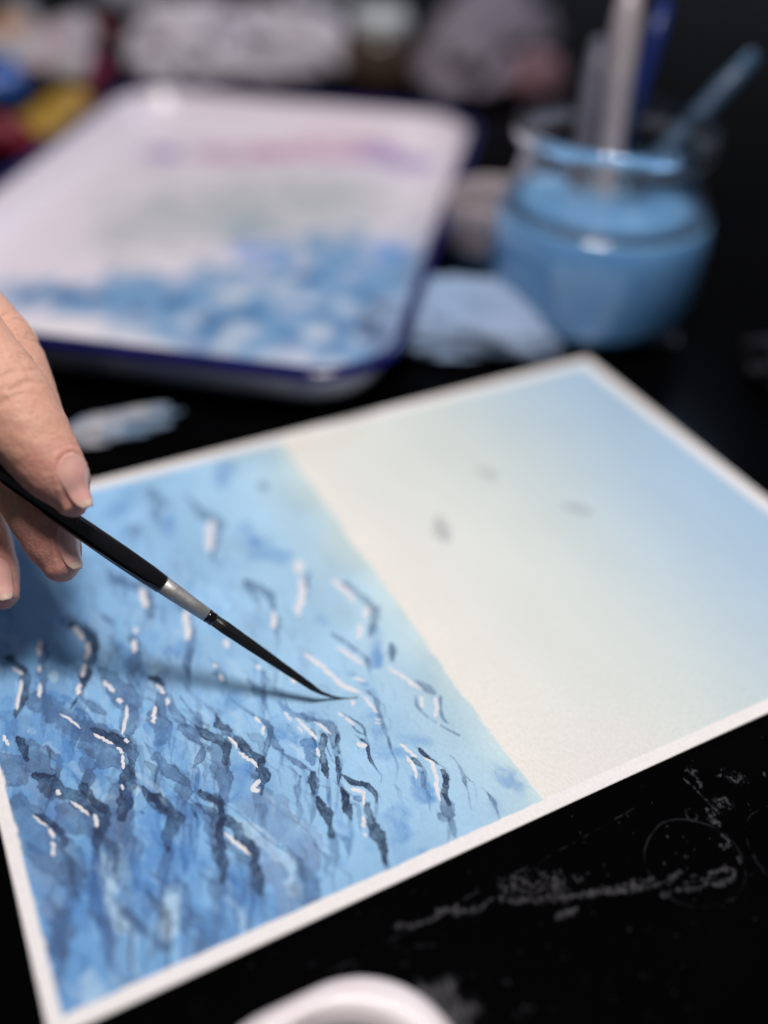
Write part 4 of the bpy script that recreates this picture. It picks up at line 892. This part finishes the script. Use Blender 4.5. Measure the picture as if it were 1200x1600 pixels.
blue = mat('blue_handle', lin((20, 44, 112)), .35, lin((14, 32, 88)), 60)
greyh = mat('grey_handle', lin((104, 102, 116)), .4, lin((80, 80, 94)), 60)
tealh = mat('slate_blue_handle', lin((66, 88, 112)), .4, lin((48, 70, 96)), 60)
stick('paintbrush', 'bone white brush handle standing in the glass jar', STICK_A, (.006, .004), .0042, .0078, bone, 'paintbrush')
stick('paintbrush', 'royal blue brush handle standing in the glass jar', STICK_B, (.010, .018), .0036, .0056, blue, 'paintbrush')
stick('paintbrush', 'dull grey brush handle standing in the glass jar', STICK_C, (-.012, .006), .0040, .0058, greyh, 'paintbrush')
stick('paintbrush', 'slate blue brush handle leaning out over the jar rim', STICK_D, (-.024, .010), .0038, .0058, tealh, 'paintbrush')

# ------------------------------------------------------------------ crumpled things
def crumple(name, label, cat, loc, size, rz, m_, seed, amp=.35, fine=1., group=None):
    bm = bmesh.new(); bmesh.ops.create_icosphere(bm, subdivisions=5, radius=1)
    v = np.array([tuple(p.co) for p in bm.verts]); s = seed*3.1
    r = 1+amp*(1-2*np.abs(fbm(v[:, 0]*1.3+s+v[:, 2], v[:, 1]*1.3-s+v[:, 2]*.7, 4, seed)))*.9
    r += amp*.5*(np.abs(fbm(v[:, 0]*3.2*fine-s+v[:, 2]*2, v[:, 1]*3.2*fine+v[:, 2]*1.4, 3, seed+3))-.3)
    r += .06*fbm(v[:, 0]*9+v[:, 2]*5, v[:, 1]*9+v[:, 2]*7, 2, seed+6)
    v = v*r[:, None]*np.array(size)
    v[:, 2] = np.where(v[:, 2] < 0, v[:, 2]*.18, v[:, 2]); v[:, 2] -= v[:, 2].min()
    for p, c in zip(bm.verts, v): p.co = c
    me = bpy.data.meshes.new(name); bm.to_mesh(me); bm.free()
    o = mesh_obj(name, me, m_); o.location = (loc[0], loc[1], .0006); o.rotation_euler.z = rz
    return tag(o, label, cat, group)
tis = mat('white_tissue', lin((226, 218, 226)), .85, lin((186, 180, 192)), 45, .3, 300, .001)
tis2 = mat('grey_tissue', lin((206, 202, 212)), .85, lin((150, 150, 162)), 40, .3, 300, .001)
bluetis = mat('blue_stained_tissue', lin((128, 160, 198)), .85, lin((156, 168, 190)), 22, .2, 300, .001, contrast=.8)
ragm = mat('grey_rag', lin((150, 138, 150)), .9, lin((110, 104, 112)), 26, .4, 260, .001)
crumple('crumpled_tissue', 'wide crumpled white tissue behind the middle of the tray rim', 'tissue', TISSUE_1, (.050, .034, .042), .4, tis, 1)
crumple('crumpled_tissue', 'crumpled white tissue beside the small brown jar', 'tissue', TISSUE_2, (.050, .032, .038), -.5, tis, 2)
crumple('crumpled_tissue', 'grey white crumpled tissue farthest behind the brown jar', 'tissue', TISSUE_3, (.04, .03, .045), .9, tis2, 4)
crumple('crumpled_tissue', 'small grey crumpled tissue next to the white paint tubes', 'tissue', TISSUE_4, (.03, .03, .03), .2, tis2, 6)
crumple('crumpled_paper_towel', 'crumpled paper towel stained light blue between tray and jar', 'paper towel', (TOWEL[0]+.012, TOWEL[1]+.022), (.050, .030, .020), -.5, bluetis, 8, .13)
rgl = (Vector(RAG_A)+Vector(RAG_B))/2; rgd = Vector(RAG_B)-Vector(RAG_A)
crumple('paint_rag', 'long bundled grey mauve paint rag lying behind tray and jar', 'rag', (RAG_A[0]+rgd.x*.28, RAG_A[1]+rgd.y*.28), (.125, .042, .046), math.atan2(rgd.y, rgd.x), ragm, 9, .22)
pinkm = mat('faded_pink_cloth', lin((132, 98, 106)), .9, lin((112, 86, 94)), 40, .4, 300, .001)
crumple('pink_cloth', 'small faded pink cloth tucked against the grey rag', 'cloth', (RAG_A[0]+.085, RAG_A[1]+.005), (.034, .02, .022), .5, pinkm, 12, .25)
dark = mat('charcoal_cloth', lin((40, 40, 48)), .9, lin((26, 26, 32)), 30, .4, 260, .001)
crumple('dark_cloth', 'charcoal grey cloth bundled on the table beyond the painting', 'cloth', (CLOTH[0]+.03, CLOTH[1]-.005), (.026, .045, .022), .3, dark, 14, .2)
# napkin under the jar: a thin uneven folded sheet
na = axis([(-.040, .040, .002)]); A_, B_ = np.meshgrid(na, na, indexing='ij'); n_ = len(na)
zt = .0036+.0006*fbm(A_*40, B_*40, 3, 3)
V = np.vstack([np.stack([A_.ravel(), B_.ravel(), zt.ravel()], 1), np.stack([A_.ravel(), B_.ravel(), np.full(A_.size, .0005)], 1)])
Q = grid_quads(n_, n_); ix = np.arange(n_*n_).reshape(n_, n_); lp = np.concatenate([ix[:, 0], ix[-1, 1:], ix[-2::-1, -1], ix[0, -2:0:-1]]); nb = np.roll(lp, -1)
me = np_mesh('folded_napkin', V, np.vstack([Q, Q[:, ::-1]+n_*n_, np.stack([lp, lp+n_*n_, nb+n_*n_, nb], 1)]))
o = mesh_obj('folded_napkin', me, mat('damp_napkin', lin((150, 150, 162)), .85, lin((96, 110, 140)), 40, .3, 300, .0005)); o.location = (JX+.012, JY+.008, 0); o.rotation_euler.z = .98
tag(o, 'damp grey folded napkin under the water jar', 'napkin')
sa_, sb_ = Vector(SCRAP_A), Vector(SCRAP_B); sd = sb_-sa_
scr = mat('stained_scrap_tissue', lin((176, 174, 180)), .85, lin((112, 138, 164)), 60, .3, 300, .001, contrast=.3)
crumple('tissue_scrap', 'flattened scrap of grey blue stained tissue below the tray rim', 'tissue', (sa_+sd*.45)[:2], (sd.length*.5, .0085, .0045), math.atan2(sd.y, sd.x), scr, 17, .3)
def slab(x0, x1, hw, z0, z1, sag=.0):
    bm = bmesh.new(); bmesh.ops.create_cube(bm, size=1)
    for p in bm.verts: p.co = ((x0+x1)/2+p.co.x*(x1-x0), p.co.y*2*hw, (z0+z1)/2+p.co.z*(z1-z0))
    bmesh.ops.bevel(bm, geom=bm.edges[:], offset=min(z1-z0, hw)*.3, segments=2, affect='EDGES')
    me = bpy.data.meshes.new('slab'); bm.to_mesh(me); bm.free(); return me

# ------------------------------------------------------------------ cup and lidded jar
cup = empty('ceramic_cup', (CUP[0], CUP[1], 0)); tag(cup, 'pale pink ceramic cup with teal lower half between tray and jar', 'cup')
mesh_obj('cup_body', lathe('cup_body', [(.0250, .0225), (.0262, .036), (.0268, .046), (.0262, .0472), (.0248, .046), (.0238, .036), (.022, .012), (.002, .010)], 64, False, True), mat('pale_pink_glaze', lin((176, 162, 164)), .45, lin((156, 146, 150)), 50), cup)
mesh_obj('glaze_band', lathe('glaze_band', [(.016, .0006), (.018, .0008), (.0212, .006), (.0238, .014), (.0251, .0226)], 64, True, False), mat('teal_glaze', lin((96, 140, 164)), .4, lin((40, 62, 106)), 40, contrast=.8), cup)
lj = empty('lidded_jar', (LIDJAR[0], LIDJAR[1], 0)); tag(lj, 'small brown jar with round white lid behind the tray', 'jar')
mesh_obj('jar_body', lathe('jar_body', [(.026, .0006), (.030, .003), (.031, .012), (.031, .034), (.028, .040), (.022, .0425)], 64), mat('brown_glass', lin((92, 74, 62)), .25, lin((56, 44, 38)), 50, coat=.4), lj)
mesh_obj('lid', lathe('lid', [(.0232, .0415), (.0245, .043), (.0245, .053), (.0225, .0565), (.012, .058), (.001, .0582)], 64), mat('white_lid', lin((212, 214, 216)), .4, lin((190, 194, 196)), 60), lj)

# ------------------------------------------------------------------ paint tubes
def paint_tube(ends, r, body, band, cap, label):
    a, b_ = Vector(ends[0]), Vector(ends[1]); d = b_-a; Lt = min(d.length, .12); d.normalize()
    t = empty('paint_tube', (a.x, a.y, a.z), math.atan2(d.y, d.x)); tag(t, label, 'paint tube', 'paint tubes heaped behind the tray')
    def seg(nm, x0, x1, m_):
        xs = np.linspace(x0, x1, 8); rings = []
        th = np.linspace(0, 2*np.pi, 28, endpoint=False)
        for x_ in xs:
            u = max(0, (x_-.016)/(Lt-.016)); ry_ = r*(1+.45*u); rz_ = r*(1-.93*u**1.5)
            if x_ < .0165: ry_ = rz_ = r*(.55+.45*max(0, (x_-.011)/.0055))
            rings.append(np.stack([np.full(28, x_), ry_*np.cos(th), rz_*np.sin(th)], 1))
        mesh_obj(nm, loft(nm, rings, True, True), m_, t)
    seg('shoulder', .011, .0165, body); seg('tube_body', .0168, Lt*.42, body); seg('label_band', Lt*.423, Lt*.72, band); seg('tube_end', Lt*.723, Lt*.97, body)
    th = np.linspace(0, 2*np.pi, 36, endpoint=False); rr = r*.52*(1+.05*np.cos(th*12))
    rings = [np.stack([np.full(36, x_), rr*k*np.cos(th), rr*k*np.sin(th)], 1) for x_, k in ((-.004, .86), (-.003, 1), (.0105, 1.06), (.0112, .9))]
    mesh_obj('cap', loft('cap', rings, True, True), cap, t)
    mesh_obj('crimp', slab(Lt*.955, Lt, r*1.46, -.001, .001), body, t)
def pm(n_, c): return mat(n_, lin(c), .35, tuple(x*.8 for x in lin(c)), 60)
white_t = pm('white_tube', (214, 208, 212)); red_t = pm('red_plastic', (140, 26, 46)); mag_t = pm('magenta_plastic', (158, 36, 92)); blue_t = pm('blue_label', (58, 104, 186))
gold_t = pm('ochre_tube', (178, 140, 58)); mar_t = pm('maroon_tube', (122, 28, 48)); or_t = pm('orange_label', (214, 150, 90)); pink_t = pm('pale_pink_label', (214, 190, 196)); dk = pm('dark_plastic', (40, 36, 44)); mauve = pm('mauve_tube', (112, 72, 84))
lbl = ['white paint tube with dark red cap on the heap', 'white paint tube with magenta cap and pale pink label', 'stout bright blue paint tube with dark cap on the heap', 'ochre yellow paint tube lying against the tray corner', 'maroon paint tube lying in front of the blue one', 'white paint tube with an orange label band', 'thin mauve paint tube lying beside a crumpled tissue']
spec = [(.017, white_t, pink_t, red_t), (.014, white_t, pink_t, mag_t), (.018, blue_t, blue_t, dk), (.015, gold_t, gold_t, red_t), (.015, mar_t, mar_t, mar_t), (.016, white_t, or_t, or_t), (.009, mauve, mauve, dk)]
for e_, (r_, bo, ba, cp), lb in zip(TUBES, spec, lbl):
    paint_tube([(e_[0][0], e_[0][1], r_+.0008), (e_[1][0], e_[1][1], r_+.0008)], r_, bo, ba, cp, lb)

# ------------------------------------------------------------------ porcelain dish at the table front
dh = empty('porcelain_dish', (.0520, -.0505, 0)); tag(dh, 'white porcelain paint dish with dark round well beside the painting border', 'dish')
def dl(o, z, hw=.031, R_=.024): q = rrect(hw-o, hw-o, R_-o*.4, 24); return np.column_stack([q, np.full(len(q), z)])
def cl(r, z, n=96):
    # start on the same ray as the rounded square's first point so that the loft does not twist
    base_ = dl(0, 0); ang = np.unwrap(np.arctan2(base_[:, 1], base_[:, 0])); return np.stack([r*np.cos(ang), r*np.sin(ang), np.full(len(ang), z)], 1)
rings = [dl(.004, .0006), dl(.0016, .0012), dl(.0005, .004), dl(0, .008), dl(.0006, .0106), dl(.0022, .0124), dl(.0045, .0130), dl(.007, .0126), cl(.0240, .0118), cl(.0230, .0102), cl(.0215, .0075), cl(.018, .0040), cl(.012, .0030), cl(.001, .0029)]
mesh_obj('dish_body', loft('dish_body', rings, True, True), mat('white_porcelain', lin((240, 230, 232)), .38, lin((232, 220, 222)), 60, coat=.1), dh)
mesh_obj('paint_pool', lathe('paint_pool', [(.0205, .0084), (.0222, .0090), (.0218, .00915), (.001, .0091)], 64), mat('dark_paint', (.006, .007, .008), .25, (.012, .013, .016), 120), dh)
